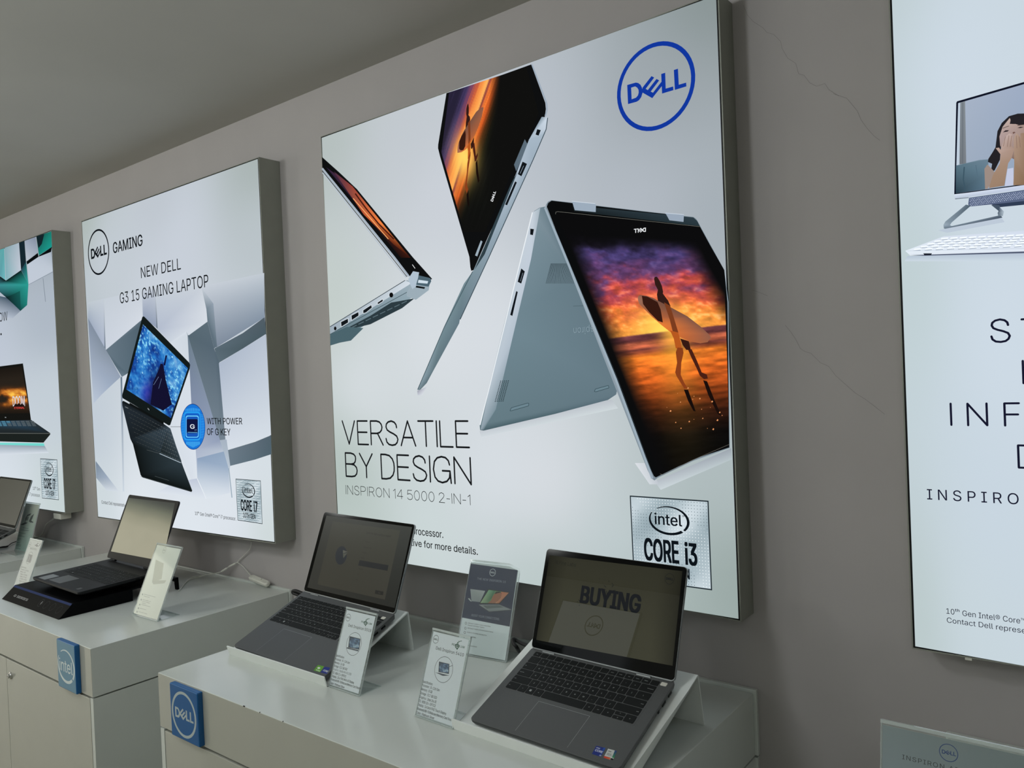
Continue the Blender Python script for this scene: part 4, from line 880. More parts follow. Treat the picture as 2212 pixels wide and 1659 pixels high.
for k in range(5):
    y = 1274 + k * 18; x0 = 722 - k * 44
    for j in range(15):
        x = x0 + j * (62 + k * 3) ; A.poly([(x, y - j * 2.6), (x + 48, y - 4 - j * 2.6), (x + 40, y + 9 - j * 2.6), (x - 8, y + 13 - j * 2.6)], (236, 242, 248)); A.line([(x - 8, y + 14 - j * 2.6), (x + 40, y + 10 - j * 2.6)], 3.5, (132, 146, 164))
A.line([(500, 1362), (1500, 1340)], 3, (190, 200, 214)); A.poly([(516, 1390), (1500, 1358), (1500, 1374), (620, 1394)], (76, 84, 106)); A.poly([(604, 1378), (662, 1378), (655, 1390), (612, 1391)], (24, 28, 40))
A.quad([(500, 1396), (1300, 1376), (1300, 1430), (480, 1430)], [(176, 190, 204), (176, 188, 204), (196, 209, 219), (196, 208, 218)])
TN = (20, 22, 42)
A.zoom(1920, 600, 3.19)
A.thin('S', (703, 448), (848, 452), (703, 280), TN, 0.085); A.thin('T', (916, 445), (1060, 448), (916, 276), TN, 0.085); A.thin('I', (924, 732), (940, 733), (922, 565), TN, 0.085)
A.thin('I', (430, 1018), (446, 1019), (426, 858), TN, 0.085); A.thin('N', (545, 1020), (692, 1022), (540, 858), TN, 0.085); A.thin('F', (798, 1022), (914, 1024), (790, 856), TN, 0.085); A.thin('D', (892, 1310), (1030, 1315), (886, 1144), TN, 0.085)
A.zoom(1800, 1000, 2.5165)
A.text('INSPIRO', (516, 193), (1012, 222), (514, 137), TN, 0.0, 1.35)
A.text('10\u1d57\u02b0 Gen Intel\u00ae Core\u2122', (620, 813), (1046, 866), (619, 784), TN, 0.0); A.text('Contact Dell represe', (623, 860), (1050, 918), (622, 832), TN, 0.0)
A.build('poster_film', 'backlit_film', r)
q = at_y(2092, 1421, -0.0651)
MB().box(q.x - 0.005, q.x + 0.005, -0.066, -0.058, q.z - 0.004, q.z, 0.0005).build('clip', ['white_plastic'], r)

# ---------------------------------------------------------------- bent white laptop stands
def yawed(x, y, z, yaw):
    return Matrix.Translation((x, y, z)) @ Matrix.Rotation(yaw, 4, 'Z')
def bent_sheet(prof, t):
    """closed outline of a sheet of thickness t hanging under / behind the polyline"""
    n = len(prof); out = []
    for i, p in enumerate(prof):
        ds = []
        for a, b in ((i - 1, i), (i, i + 1)):
            if 0 <= a and b < n:
                d = Vector((prof[b][0] - prof[a][0], prof[b][1] - prof[a][1])).normalized(); ds.append(Vector((d.y, -d.x)))
        m = ds[0] if len(ds) == 1 else (ds[0] + ds[1]) / (1 + ds[0].dot(ds[1]))
        out.append((p[0] + m.x * t, p[1] + m.y * t))
    return list(prof) + out[::-1]
def laptop_stand(x, y, zt, yaw, w, L, h, lo, lip, lt, label):
    M = yawed(x, y, zt, yaw); m = MB(M); t = 0.003; k = 0.0004
    prof = [(-lip * math.sin(lt), k + lip * math.cos(lt)), (0, k), (0.006, k + 0.001), (L - 0.004, h - 0.0020), (L - 0.001, h - 0.0010), (L + 0.001, h - 0.0016), (L + lo, 0.0006)]
    prof = prof[:2] + [(0.012, k + (h - k) * 0.012 / L * 1.0)] + prof[3:]
    out = bent_sheet(prof, t); z0 = min(p[1] for p in out)
    m.prism([(a, b if b > 0.0002 else 0.0002) for a, b in out], 0, w, 'x')
    o = m.build('laptop_stand', ['white_steel'], None, M)
    return tag(o, label, 'laptop stand', 'bent white laptop stands')
STAND_L = (-1.7277, -0.4473, ZT3, -0.0049, 0.3717, 0.2443, 0.0975, 0.0137, 0.024, 0.2583)
STAND_R = (-0.9923, -0.4496, ZT3, -0.0245, 0.3736, 0.2499, 0.0976, 0.0178, 0.0189, 0.1098)
laptop_stand(*STAND_L, 'bent white sheet stand under the grey laptop with the dark setup page')
laptop_stand(*STAND_R, 'bent white sheet stand under the grey laptop whose screen reads BUYING')
laptop_stand(-4.46, -0.42, ZT1, 0.0, 0.372, 0.246, 0.0975, 0.016, 0.02, 0.2, 'bent white sheet stand on the farthest counter, almost out of the photo')

# ---------------------------------------------------------------- laptops
ROWS = [
    (0.0136, [(1, t) for t in ('esc', '', '', '', '', '', '', '', '', '', 'prt sc', 'home', 'end', 'insert', 'delete', '')]),
    (0.0187, [(1.35, '`')] + [(1, c) for c in '1234567890-='] + [(1.65, 'backspace')]),
    (0.0187, [(1.5, 'tab')] + [(1, c) for c in 'QWERTYUIOP[]'] + [(1.5, '\\')]),
    (0.0187, [(1.75, 'caps lock')] + [(1, c) for c in "ASDFGHJKL;'"] + [(2.25, 'enter')]),
    (0.0187, [(2.25, 'shift')] + [(1, c) for c in 'ZXCVBNM,./'] + [(2.75, 'shift')]),
    (0.0187, [(1.5, 'ctrl'), (1, 'fn'), (1, 'win'), (1, 'alt'), (5, ''), (1, 'alt'), (1, 'ctrl'), (1.17, '<'), (1.17, 'ud'), (1.16, '>')]),
]
PAD = [['calc', '', '', ''], ['num', '/', '*', '-'], ['7', '8', '9', '+'], ['4', '5', '6', ''], ['1', '2', '3', 'enter'], ['0', '', '.', '']]
def key_mesh(T, x0, x1, y0, y1, t, z0=0.0):
    """one key cap with its legend, as an MB in laptop coordinates"""
    m = MB(T); g = 0.0009; h = 0.0007
    P = lambda d, z, r: [(x, y, z) for x, y in rrect(x0 + g + d, x1 - g - d, y0 + g + d, y1 - g - d, r, 2)]
    m.loft([P(0, z0, 0.0016), P(0.0001, z0 + h * 0.8, 0.0016), P(0.0004, z0 + h, 0.0014)])
    if t == 'win':
        c = ((x0 + x1) / 2, (y0 + y1) / 2)
        for i in (-1, 1):
            for j in (-1, 1): a, b = c[0] + i * 0.0012, c[1] + j * 0.0012; m.add([(a - .001, b - .001, z0 + h + 1e-5), (a + .001, b - .001, z0 + h + 1e-5), (a + .001, b + .001, z0 + h + 1e-5), (a - .001, b + .001, z0 + h + 1e-5)], [(0, 1, 2, 3)], 1)
    elif t:
        V, F, w = glyphs(t, 0.0, 1.0, 1); hh = 0.0030 if len(t) == 1 else 0.0017; ww = w * hh
        cx = (x0 + x1) / 2
        if len(t) > 1 and x1 - x0 > 0.024: cx = x0 + 0.0035 + ww / 2 if t in ('tab', 'caps lock', 'ctrl') or (t == 'shift' and x0 < 0.1) else x1 - 0.0035 - ww / 2
        cy = (y0 + y1) / 2 - hh / 2
        m.add([(cx - ww / 2 + a * hh, cy + b * hh, z0 + h + 1.5e-5) for a, b in V], F, 1)
    return m
def keyboard(root, T, x0, x1, ytop, ybot, parent_mats, pad=None, z0=0.0):
    kb = MB(T).slab(x0 - 0.003, (pad[1] if pad else x1) + 0.003, ybot - 0.003, ytop + 0.003, z0 - 0.0006, z0 + 0.0002, 0.003, 0.0001).build('keyboard', [parent_mats], root)
    sc = (ytop - ybot) / sum(r[0] for r in ROWS); y = ytop
    for ri, (hgt, keys) in enumerate(ROWS):
        hgt *= sc; tot = sum(k[0] for k in keys); x = x0
        for w, t in keys:
            dx = (x1 - x0) * w / tot
            if t == 'ud':
                for k, ch in ((0, 'v'), (1, '^')): key_mesh(T, x, x + dx, y - hgt + k * hgt / 2, y - hgt / 2 + k * hgt / 2, ch, z0 + 0.0002).build('key', ['key_black', 'key_legend'], kb)
            else: key_mesh(T, x, x + dx, y - hgt, y, t, z0 + 0.0002).build('key', ['key_black', 'key_legend'], kb)
            x += dx
        if pad:
            dx = (pad[1] - pad[0]) / 4
            for i, t in enumerate(PAD[ri]):
                key_mesh(T, pad[0] + i * dx, pad[0] + (i + 1) * dx, y - hgt, y, t, z0 + 0.0002).build('key', ['key_black', 'key_legend'], kb)
        y -= hgt
    return kb
def deck_frame(x, y, zt, yaw, w, L, h, u0, v0, ryaw, lift):
    """corner, right, back and up directions of a laptop deck lying on a stand's slope"""
    ex = Vector((math.cos(yaw), math.sin(yaw), 0)); ey = Vector((-math.sin(yaw), math.cos(yaw), 0)); ez = Vector((0, 0, 1))
    a = math.atan2(h, L); ua = math.cos(a) * ey + math.sin(a) * ez; na = -math.sin(a) * ey + math.cos(a) * ez
    lx = math.cos(ryaw) * ex + math.sin(ryaw) * ua; ly = -math.sin(ryaw) * ex + math.cos(ryaw) * ua
    return Vector((x, y, zt)) + ex * u0 + ua * v0 + na * lift, lx, ly, na
def laptop(name, fr, Wd, D, hinge_y, hinge_z, ang, S, th, body, lidback, kb, tpad, disp, label, group, pad=None, kmat='laptop_grey', glossy=True, rear=0.0):
    o, lx, ly, n = fr
    M = basis(o - n * th, lx, ly, n); r = thing(name, M, label, 'laptop', group)
    T = basis(o, lx, ly, n)
    m = MB(T)
    P = lambda d, z, rad: [(x, y, z) for x, y in rrect(d, Wd - d, d * 1.0, D + rear - d * 0.4, rad, 5)]
    if th > 0.02: m.loft([P(0.045, -th + 0.0012, 0.008), P(0.03, -th + 0.006, 0.009), P(0.002, -0.009, 0.009), P(0, -0.006, 0.009), P(0, -0.0008, 0.009), P(0.0007, 0, 0.0085)])
    else: m.loft([P(0.010, -th + 0.0012, 0.008), P(0.002, -th + 0.005, 0.009), P(0, -0.0045, 0.009), P(0, -0.0008, 0.009), P(0.0007, 0, 0.0085)])
    for a in (0.05, Wd - 0.11): m.box(a, a + 0.06, 0.05, 0.056, -th + 0.0002, -th + 0.0016, mi=1); m.box(a, a + 0.06, D - 0.03, D - 0.024, -th + 0.0002, -th + 0.0016, mi=1)
    ports = ((0.152, 0.165), (0.176, 0.189), (0.135, 0.140)) if D < 0.23 else ((0.17, 0.182), (0.188, 0.2))
    for a, b in ports: m.box(Wd - 0.0006, Wd + 0.0003, a, b, -0.0092, -0.0048, mi=1)
    m.build('base', [body, 'bezel_black'], r)
    keyboard(r, T, *kb, kmat, pad)
    t = MB(T).slab(tpad[0], tpad[1], tpad[2], tpad[3], -0.0004, 0.0001, 0.003, 0.0001)
    tp = t.build('touchpad', ['touchpad_grey'], r)
    m = MB(T); q = 0.0005
    for b in ((tpad[0] - q, tpad[1] + q, tpad[3], tpad[3] + q), (tpad[0] - q, tpad[0], tpad[2], tpad[3] + q), (tpad[1], tpad[1] + q, tpad[2], tpad[3])): m.box(b[0], b[1], b[2], b[3], -0.0003, 0.00015)
    m.build('rim', ['touchpad_rim'], tp)
    # lid
    hb = o + ly * hinge_y + n * hinge_z; sd = math.sin(ang) * n - math.cos(ang) * ly; fn = lx.cross(sd)
    L = basis(hb, lx, sd, fn)
    m = MB(L); P = lambda d, z: [(x, y, z) for x, y in rrect(d, Wd - d, 0.001 + d, S - d, 0.008, 5)]
    m.loft([P(0.0012, -0.0062), P(0, -0.0052), P(0, -0.0002), P(0.0004, 0)])
    lid = m.build('lid', [lidback], r)
    MB(L).slab(0.0006, Wd - 0.0006, 0.0035, S - 0.0006, -0.0004, 0.0003, 0.007, 0.0001).build('bezel', ['bezel_black' if glossy else 'bezel_matte'], lid)
    A = Art(hb + fn * 0.00034, lx, sd, fn, 1.2e-5)
    rad = 0.0045
    for a, b in ((Wd * 0.095, Wd * 0.185), (Wd * 0.765, Wd * 0.855)):
        m = MB(L).loft([[(x, -0.0008 + rad * 0.8 * math.cos(i * PI / 6), -0.002 + rad * math.sin(i * PI / 6)) for i in range(12)] for x in (a, b)], 0, True)
        m.build('hinge', ['laptop_silver' if glossy else body], r)
    return r, T, L, A, lid
G2 = 'laptops displayed on the counters'
# -- right laptop
f3 = deck_frame(STAND_R[0], STAND_R[1], STAND_R[2], STAND_R[3], 0, STAND_R[5], STAND_R[6], 0.0318, 0.0165, -0.0023, 0.016)
r, T, L, A, lid = laptop('laptop', f3, 0.3206, 0.2096, 0.2036, 0.0, 2.2823, 0.2013, 0.0150, 'laptop_grey', 'laptop_silver', (0.0155, 0.2968, 0.1992, 0.0918), (0.1035, 0.2148, 0.0082, 0.083), None,
    'grey laptop whose dim screen reads BUYING, on the stand nearest the camera', G2)
z = (1140, 1170, 6.144); A.zoom(*z)
quad3 = [(292, 180), (2052, 392), (1922, 1648), (112, 1304)]
def olive(c0, c1, edge):
    def f(a, b):
        e = np.clip(np.minimum(a, 1 - a) / 0.16, 0, 1) ** 0.7; t = (0.35 + 0.65 * e) * (0.72 + 0.5 * b * (1 - 0.3 * a)); t = np.clip(t, 0, 1)[:, None]
        return np.array(c0, float) * (1 - t) + np.array(c1, float) * t
    return f
A.picture(quad3, olive((18, 18, 12), (52, 52, 40), 0.1), 40, 30)
IK = (10, 14, 20)
A.text('BUYING', (685, 815), (1490, 935), (705, 598), IK, 0.055)
A.text('Pine Labs', (412, 305), (636, 330), (416, 255), (26, 27, 22), 0.0); A.line([(362, 282), (372, 284)], 7, (26, 27, 22)); A.line([(366, 252), (396, 256), (396, 302)], 6, (26, 27, 22)); A.line([(366, 266), (383, 268), (383, 298)], 6, (26, 27, 22))
A.text('MON - SAT 10 AM', (310, 213), (468, 226), (311, 201), (34, 34, 28))if False else None
A.roundel((1882, 494), 0.0098, IK, inner=0.93)
for q in ([(1012, 580), (1040, 606)], [(978, 622), (1034, 636)], [(1118, 604), (1140, 568)], [(1134, 648), (1166, 646)], [(1022, 508), (1028, 512)], [(1076, 516), (1079, 534)], [(1118, 550), (1126, 566)], [(952, 492), (958, 496)], [(656, 796), (676, 802)], [(680, 850), (690, 838)], [(1044, 650), (1054, 700)], [(1090, 690), (1108, 720)], [(672, 770), (690, 790)]): A.line(q, 6, IK)
A.build('display', 'screen_glass', lid, 'dim olive lit display with the word BUYING')
A = Art(Vector(f3[0]) + f3[3] * 0.00012, f3[1], f3[2], f3[3], 1e-5).zoom(1080, 1390, 5.53)
A.poly([(1150, 1221), (1263, 1249), (1205, 1354), (1097, 1319)], (18, 42, 128)); A.quad([(1240, 1244), (1263, 1249), (1205, 1354), (1180, 1347)], [(34, 84, 170), (34, 84, 170), (22, 50, 140), (22, 50, 140)])
A.text('intel', (1148, 1250), (1192, 1262), (1153, 1234), (220, 226, 235), 0.01); A.text('CORE', (1128, 1286), (1222, 1308), (1138, 1262), (225, 230, 240), 0.02); A.text('i5', (1184, 1342), (1206, 1346), (1188, 1328), (225, 230, 240), 0.02)
A.build('sticker', 'vinyl_print', r, 'deep blue square sticker')
A = Art(Vector(f3[0]) + f3[3] * 0.00012, f3[1], f3[2], f3[3], 1e-5).zoom(1080, 1390, 5.53)
A.poly([(1292, 1256), (1397, 1285), (1350, 1399), (1236, 1364)], (200, 204, 200)); A.quad([(1372, 1278), (1397, 1285), (1362, 1370), (1338, 1362)], [(30, 60, 130), (30, 60, 130), (60, 150, 90), (60, 150, 90)]); A.quad([(1246, 1343), (1322, 1364), (1312, 1388), (1236, 1364)], [(206, 56, 40), (222, 110, 60), (222, 110, 60), (206, 56, 40)]); A.poly([(1324, 1368), (1358, 1377), (1350, 1399), (1316, 1388)], (20, 20, 22))
A.text('intel', (1290, 1290), (1328, 1300), (1294, 1276), IK, 0.03); A.text('iRIS', (1270, 1330), (1322, 1342), (1278, 1306), (40, 44, 46), 0.0); A.text('xe', (1322, 1344), (1340, 1348), (1324, 1336), (40, 44, 46), 0.0)
A.build('sticker', 'vinyl_print', r, 'white sticker with orange, green and blue edges')
MB(T).slab(0.2985, 0.3105, 0.1905, 0.199, -0.0002, 0.0004, 0.0018, 0.0001).build('power_button', ['white_plastic'], r, label='pale square power button')
# -- left laptop
f2 = deck_frame(STAND_L[0], STAND_L[1], STAND_L[2], STAND_L[3], 0, STAND_L[5], STAND_L[6], 0.0066, 0.0123, -0.0248, 0.0183)
r, T, L, A, lid = laptop('laptop', f2, 0.3557, 0.2273, 0.2225, -0.001, 2.319, 0.2135, 0.0173, 'laptop_grey', 'laptop_silver', (0.0095, 0.2775, 0.2055, 0.1024), (0.09, 0.2015, 0.0083, 0.091), None,
    'grey laptop showing a dark setup page, left of the laptop reading BUYING', G2, pad=(0.2835, 0.3465))
A.zoom(460, 1080, 4.424)
A.quad([(1085, 148), (1903, 260), (1736, 1032), (903, 836)], [(26, 28, 22), (32, 36, 32), (20, 22, 19), (22, 23, 18)], 10)
A.quad([(1145, 204), (1790, 290), (1642, 952), (998, 806)], [(36, 36, 27), (44, 45, 36), (44, 43, 36), (38, 37, 28)], 10)
A.ring((1225, 530), 0.0238, 0.0238, 0, (8, 17, 26), px=False) if False else A.poly([(1225 + 54 * math.cos(t) - 12 * math.sin(t), 530 + 88 * math.sin(t) + 6 * math.cos(t)) for t in [i * PI / 24 for i in range(48)]], (8, 17, 26))
A.poly([(1243, 478), (1288, 496), (1243, 512)], (70, 72, 64)); A.poly([(1243, 514), (1286, 506), (1246, 556)], (62, 64, 56))
TD = (12, 12, 10)
A.text('Is this the right country or region?', (1464, 322), (1700, 356), (1468, 304), TD, 0.004)
for t, b, e in (('Hungary', (1455, 402), (1498, 409)), ('Iceland', (1440, 455), (1510, 466)), ('Hong Kong SAR', (1428, 506), (1466, 513)), ('India', (1415, 556), (1448, 562)), ('Indonesia', (1390, 660), (1433, 668)), ('Iran', (1378, 710), (1395, 713)), ('Iraq', (1365, 764), (1384, 767))):
    A.text(t, b, e, (b[0] + 2, b[1] - 9), TD, 0.0)
A.poly([(1402, 574), (1678, 624), (1668, 677), (1388, 626)], (10, 14, 18)); A.poly([(1553, 860), (1630, 876), (1625, 911), (1548, 896)], (16, 16, 14)); A.text('Yes', (1578, 892), (1600, 896), (1580, 882), (60, 60, 54))
A.build('display', 'screen_matte', lid, 'dim lit display with a setup page')
for P, cc, ts, lb in (([(1004, 1577), (1063, 1590), (1022, 1646), (961, 1629)], (96, 160, 40), ('NVIDIA', (980, 1628), (1020, 1639), (984, 1618)), 'bright green square sticker'), ([(1069, 1594), (1120, 1602), (1090, 1662), (1027, 1648)], (22, 44, 132), ('CORE', (1046, 1634), (1094, 1646), (1052, 1618)), 'deep blue square sticker')):
    A = Art(Vector(f2[0]) + f2[3] * 0.00012, f2[1], f2[2], f2[3], 1e-5).zoom(460, 1080, 4.424); A.poly(P, cc)
    A.text(ts[0], ts[1], ts[2], ts[3], (225, 232, 225), 0.02)
    if cc[1] > 100: A.ring((1012, 1606), 14, 9, 0.6, (225, 232, 225)); A.poly([(1006, 1600), (1020, 1602), (1018, 1611), (1004, 1609)], (225, 232, 225))
    A.build('sticker', 'vinyl_print', r, lb)
MB(T).slab(0.333, 0.3455, 0.1985, 0.2065, -0.0002, 0.0016, 0.0018, 0.0001).build('power_button', ['white_plastic'], r, label='pale square power button')

# -- black stand with slanted front and the gaming laptop
x0, x1 = -2.8795, -2.4517
M = Matrix.Translation((x0, -0.5474, ZT2)); r = thing('laptop_riser', M, 'low black riser with a blue line and slanted front, under the thick black laptop', 'riser')
m = MB()
m.prism([(-0.5474, ZT2 + 0.0003), (-0.507, ZT2 + 0.0364), (-0.33, ZT2 + 0.0376), (-0.33, ZT2 + 0.0003)], x0, x1, 'x')
m.build('body', ['black_gloss'], r)
MB().box(x0, x1, -0.331, -0.1796, ZT2 + 0.0345, ZT2 + 0.0395, 0.0008).build('top_plate', ['black_gloss'], r)
for a in (x0, x1 - 0.012):
    MB().prism([(-0.205, ZT2 + 0.0345), (-0.1796, ZT2 + 0.039), (-0.178, ZT2 + 0.0003), (-0.186, ZT2 + 0.0003), (-0.188, ZT2 + 0.026)], a, a + 0.012, 'x').build('leg', ['black_gloss'], r)
ef = Vector((0, 0.0404, 0.0361)).normalized(); nf = Vector((1, 0, 0)).cross(ef)
T = basis((x0, -0.5474, ZT2 + 0.0003), (1, 0, 0), ef, nf); fl = 0.0541
MB(T).box(0.001, x1 - x0 - 0.001, fl - 0.0075, fl - 0.0005, 0, 0.0006).build('light_strip', ['blue_led'], r, label='blue strip along the upper front edge')
A = Art(Vector((x0, -0.5474, ZT2 + 0.0003)) + nf * 0.0001, (1, 0, 0), ef, nf).zoom(0, 1180, 5.267)
A.text('G SERIES', (148, 572), (308, 620), (153, 545), (175, 178, 180), 0.01)
for cx, cy in ((466, 645), (528, 668), (598, 692), (672, 722)):
    c = A.p(cx, cy); A.ring(c, 0.0125, 0.0125, 0.94, (40, 41, 44), 24, False)
A.line([(456, 662), (488, 628)], 3, (190, 192, 194)); A.line([(466, 640), (480, 652)], 2.5, (150, 152, 154))
A.build('lettering', 'vinyl_print', r)
ex = Vector((math.cos(-0.0232), math.sin(-0.0232), 0)); e = Vector((-math.sin(-0.0232), math.cos(-0.0232), 0)); ez = Vector((0, 0, 1)); pt = 0.0335
fg = (Vector((-2.8109, -0.4809, ZT2 + 0.0649)), ex, math.cos(pt) * e + math.sin(pt) * ez, -math.sin(pt) * e + math.cos(pt) * ez)
r, T, L, A, lid = laptop('laptop', fg, 0.357, 0.235, 0.236, 0.0064, 1.9991, 0.2258, 0.0258, 'laptop_black', 'laptop_black', (0.03, 0.268, 0.189, 0.085), (0.098, 0.182, 0.0145, 0.072), None,
    'thick black laptop with a blank beige screen, on the black riser', G2, pad=(0.273, 0.346), kmat='laptop_black', glossy=False, rear=0.024)
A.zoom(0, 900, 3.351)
def beige(a, b):  # reflection of the bright room put into the screen's emitted colour
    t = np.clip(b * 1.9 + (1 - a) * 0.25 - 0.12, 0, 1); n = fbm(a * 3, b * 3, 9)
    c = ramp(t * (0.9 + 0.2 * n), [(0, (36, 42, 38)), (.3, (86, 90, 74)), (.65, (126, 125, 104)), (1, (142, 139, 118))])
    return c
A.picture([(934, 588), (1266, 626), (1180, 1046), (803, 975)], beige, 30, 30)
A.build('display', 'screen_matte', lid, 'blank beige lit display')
MB(T).slab(0.03, 0.082, 0.008, 0.052, -0.0002, 0.00015, 0.002, 0.00005).build('sticker', ['laptop_silver'], r, label='large pale sticker on the palm rest')
MB(T).slab(0.305, 0.321, 0.014, 0.028, -0.0002, 0.00012, 0.001, 0.00005).build('sticker', ['laptop_grey'], r, label='small grey sticker on the palm rest')
# -- laptop almost out of the photo on the farthest counter
ff = deck_frame(-4.46, -0.42, ZT1, 0.0, 0, 0.246, 0.0975, 0.02, 0.0125, 0.0, 0.0183)
hx = at_y(9, 1076.5, -0.242)
ff = (ff[0] + Vector((hx.x - (ff[0].x + 0.3557) + 0.001, 0, 0)), ff[1], ff[2], ff[3])
r, T, L, A, lid = laptop('laptop', ff, 0.3557, 0.2273, 0.2225, -0.001, 2.30, 0.2135, 0.0173, 'laptop_grey', 'laptop_silver', (0.0095, 0.2775, 0.2055, 0.1024), (0.09, 0.2015, 0.0083, 0.091), None,
    'grey laptop on the farthest counter, only the edge of its screen in the photo', G2, pad=(0.2835, 0.3465))
A.quad([(0.013, 0.206), (0.346, 0.206), (0.346, 0.015), (0.013, 0.015)], [(58, 58, 50)] * 4, 2, False)
A.build('display', 'screen_matte', lid)

# ---------------------------------------------------------------- clear upright card holders
def holder(x, y, zt, yaw, tilt, w, h, label, foot=0.062, group='clear upright card holders'):
    ex = Vector((math.cos(yaw), math.sin(yaw), 0)); bk = Vector((-math.sin(yaw), math.cos(yaw), 0)); up = math.sin(tilt) * bk + math.cos(tilt) * Vector((0, 0, 1))
    o = Vector((x, y, zt + 0.0018)); r = thing('card_holder', basis(o, ex, bk, Vector((0, 0, 1))), label, 'card holder', group)
    fn = ex.cross(up); T = basis(o, ex, up, fn); m = MB(T)
    e = 0.0016
    m.box(0, w, 0, h, -e, 0, 0.0003)                         # front sheet
    m.box(0, w, 0, h, -2 * e - 0.0012, -e - 0.0012, 0.0003)   # back sheet
    for b in ((0, 0.0008, 0, h), (w - 0.0008, w, 0, h)): m.box(b[0], b[1], b[2], b[3], -2 * e - 0.0013, -e * 0.9, mi=1)
    m.box(0, w, h - 0.0035, h + 0.0004, -2 * e - 0.0014, 0.0002, mi=1); m.box(0, w, -0.0002, 0.0014, -2 * e - 0.0012, 0.0002, mi=1)
    F = basis(o - Vector((0, 0, 0.0016)), ex, bk, Vector((0, 0, 1)))
    m.T = F; m.box(0, w, 0.0035, foot, 0, 0.0022, 0.0003) if foot > 0 else m.box(0, w, foot, 0.002, 0, 0.0022, 0.0003)
    m.box(0, w, foot - 0.0012, foot, 0, 0.0024, mi=1)
    m.build('holder', ['acrylic', 'acrylic_edge'], r)
    A = Art(o - fn * (e + 0.00075), ex, up, fn, 6e-6)
    A.w, A.h = w, h
    MB(T).box(0.002, w - 0.0048, 0.0035, h - 0.0062, -e - 0.0011, -e - 0.0008).build('card_back', ['paper'], r)
    return r, A
def sheet(A, col, cols=None):
    q = [(0.002, A.h - 0.0062), (A.w - 0.0048, A.h - 0.0062), (A.w - 0.0048, 0.0035), (0.002, 0.0035)]
    A.quad(q, cols or [col] * 4, 4, False)
INK = (22, 24, 26)
def spec_card(A, zoom, ring_c, mark, title, ttl, circ, screen, base, lines, dh, faded=None):
    A.zoom(*zoom); sheet(A, (226, 230, 236))
    A.roundel(ring_c, 0.0078 if A.w < 0.11 else 0.01, INK, inner=0.9)
    G1 = (30, 84, 62)
    bl, br, tl = mark
    A.text('PENDULUM', bl, br, tl, G1, 0.02)
    cx = bl[0] + (br[0] - bl[0]) * 0.43; cy = (bl[1] + br[1]) / 2 - 8; k = abs(br[0] - bl[0]) / 128
    A.ring((cx, cy), 21 * k, 26 * k, 0.62, G1, 24); A.ring((cx, cy), 8 * k, 10 * k, 0.4, G1, 16); A.poly([(cx - 6 * k, cy + 24 * k), (cx + 8 * k, cy + 24 * k), (cx - 1 * k, cy + 42 * k)], G1)
    for i, (dx, dy, rr_) in enumerate(((8, -34, 7), (20, -46, 6), (34, -50, 5), (44, -52, 4))): A.ring((cx + dx * k, cy + dy * k), rr_ * k, rr_ * 1.2 * k, 0, G1, 10)
    A.text(title, ttl[0], ttl[1], ttl[2], INK, 0.006)
    c = A.p(circ[0], circ[1]); rad = abs(A.p(circ[0] + circ[2], circ[1])[0] - A.p(circ[0] - circ[2], circ[1])[0]) / 2
    A.ring(c, rad, rad, 0.965, (60, 66, 70), 48, False)
    if screen:
        A.poly(screen, (26, 32, 42)); q = np.array(screen, float); ctr = q.mean(0); s2 = [tuple(ctr + (p - ctr) * 0.88) for p in q]
        A.picture(s2, lambda a, b: ramp(np.clip(fbm(a * 4, b * 4, 41) * 1.3 - 0.15 + (0.5 - np.abs(b - .6)) * .5, 0, 1), [(0, (34, 44, 58)), (.5, (70, 98, 134)), (.8, (140, 166, 190)), (1, (206, 216, 224))]), 16, 16)
        A.poly(base, (84, 90, 104)); A.line([base[0], base[1]], 4, (30, 32, 40))
    for i, (t, b, e) in enumerate(lines):
        A.text(t, b, e, (b[0] + 3, b[1] - dh), (150, 154, 160) if i == faded else INK, 0.006)
Z = (660, 1280, 5.53)
r, A = holder(-1.3557, -0.4486, ZT3, -0.008, 0.3611, 0.0999, 0.1657, 'clear holder with a white spec card, in front of the setup-page laptop')
spec_card(A, Z, (510, 298), ((662, 361), (790, 384), (665, 339)), 'Dell Inspiron 5518', ((508, 408), (782, 470), (512, 375)), (577, 614, 92),
    [(527, 521), (658, 553), (642, 682), (510, 655)], [(496, 655), (636, 690), (630, 704), (490, 668)],
    [('Specification:', (360, 765), (462, 784)), ('Processor : i5-11th Gen', (352, 806), (526, 850)), ('Memory : 16 GB', (343, 847), (462, 873)), ('Storage : 512 GB SSD', (334, 888), (498, 926)), ('Graphics : Nvidia MX450 2GB', (327, 931), (546, 982)),
     ('OS : WIN 11 + OFFICE', (320, 972), (483, 1010)), ('Display : 15.6 FHD WVA AG Display', (312, 1011), (578, 1086)), ('Bluetooth/Wi-Fi/Webcam/Memory Card Reader', (302, 1055), (660, 1152)), ('Color : Platinum Silver', (293, 1096), (465, 1142))], 27, 4)
A.build('card', 'card_print', r)
r, A = holder(-1.0905, -0.4531, ZT3, -0.0238, 0.3651, 0.1018, 0.1645, 'clear holder with a white spec card, left of the laptop reading BUYING')
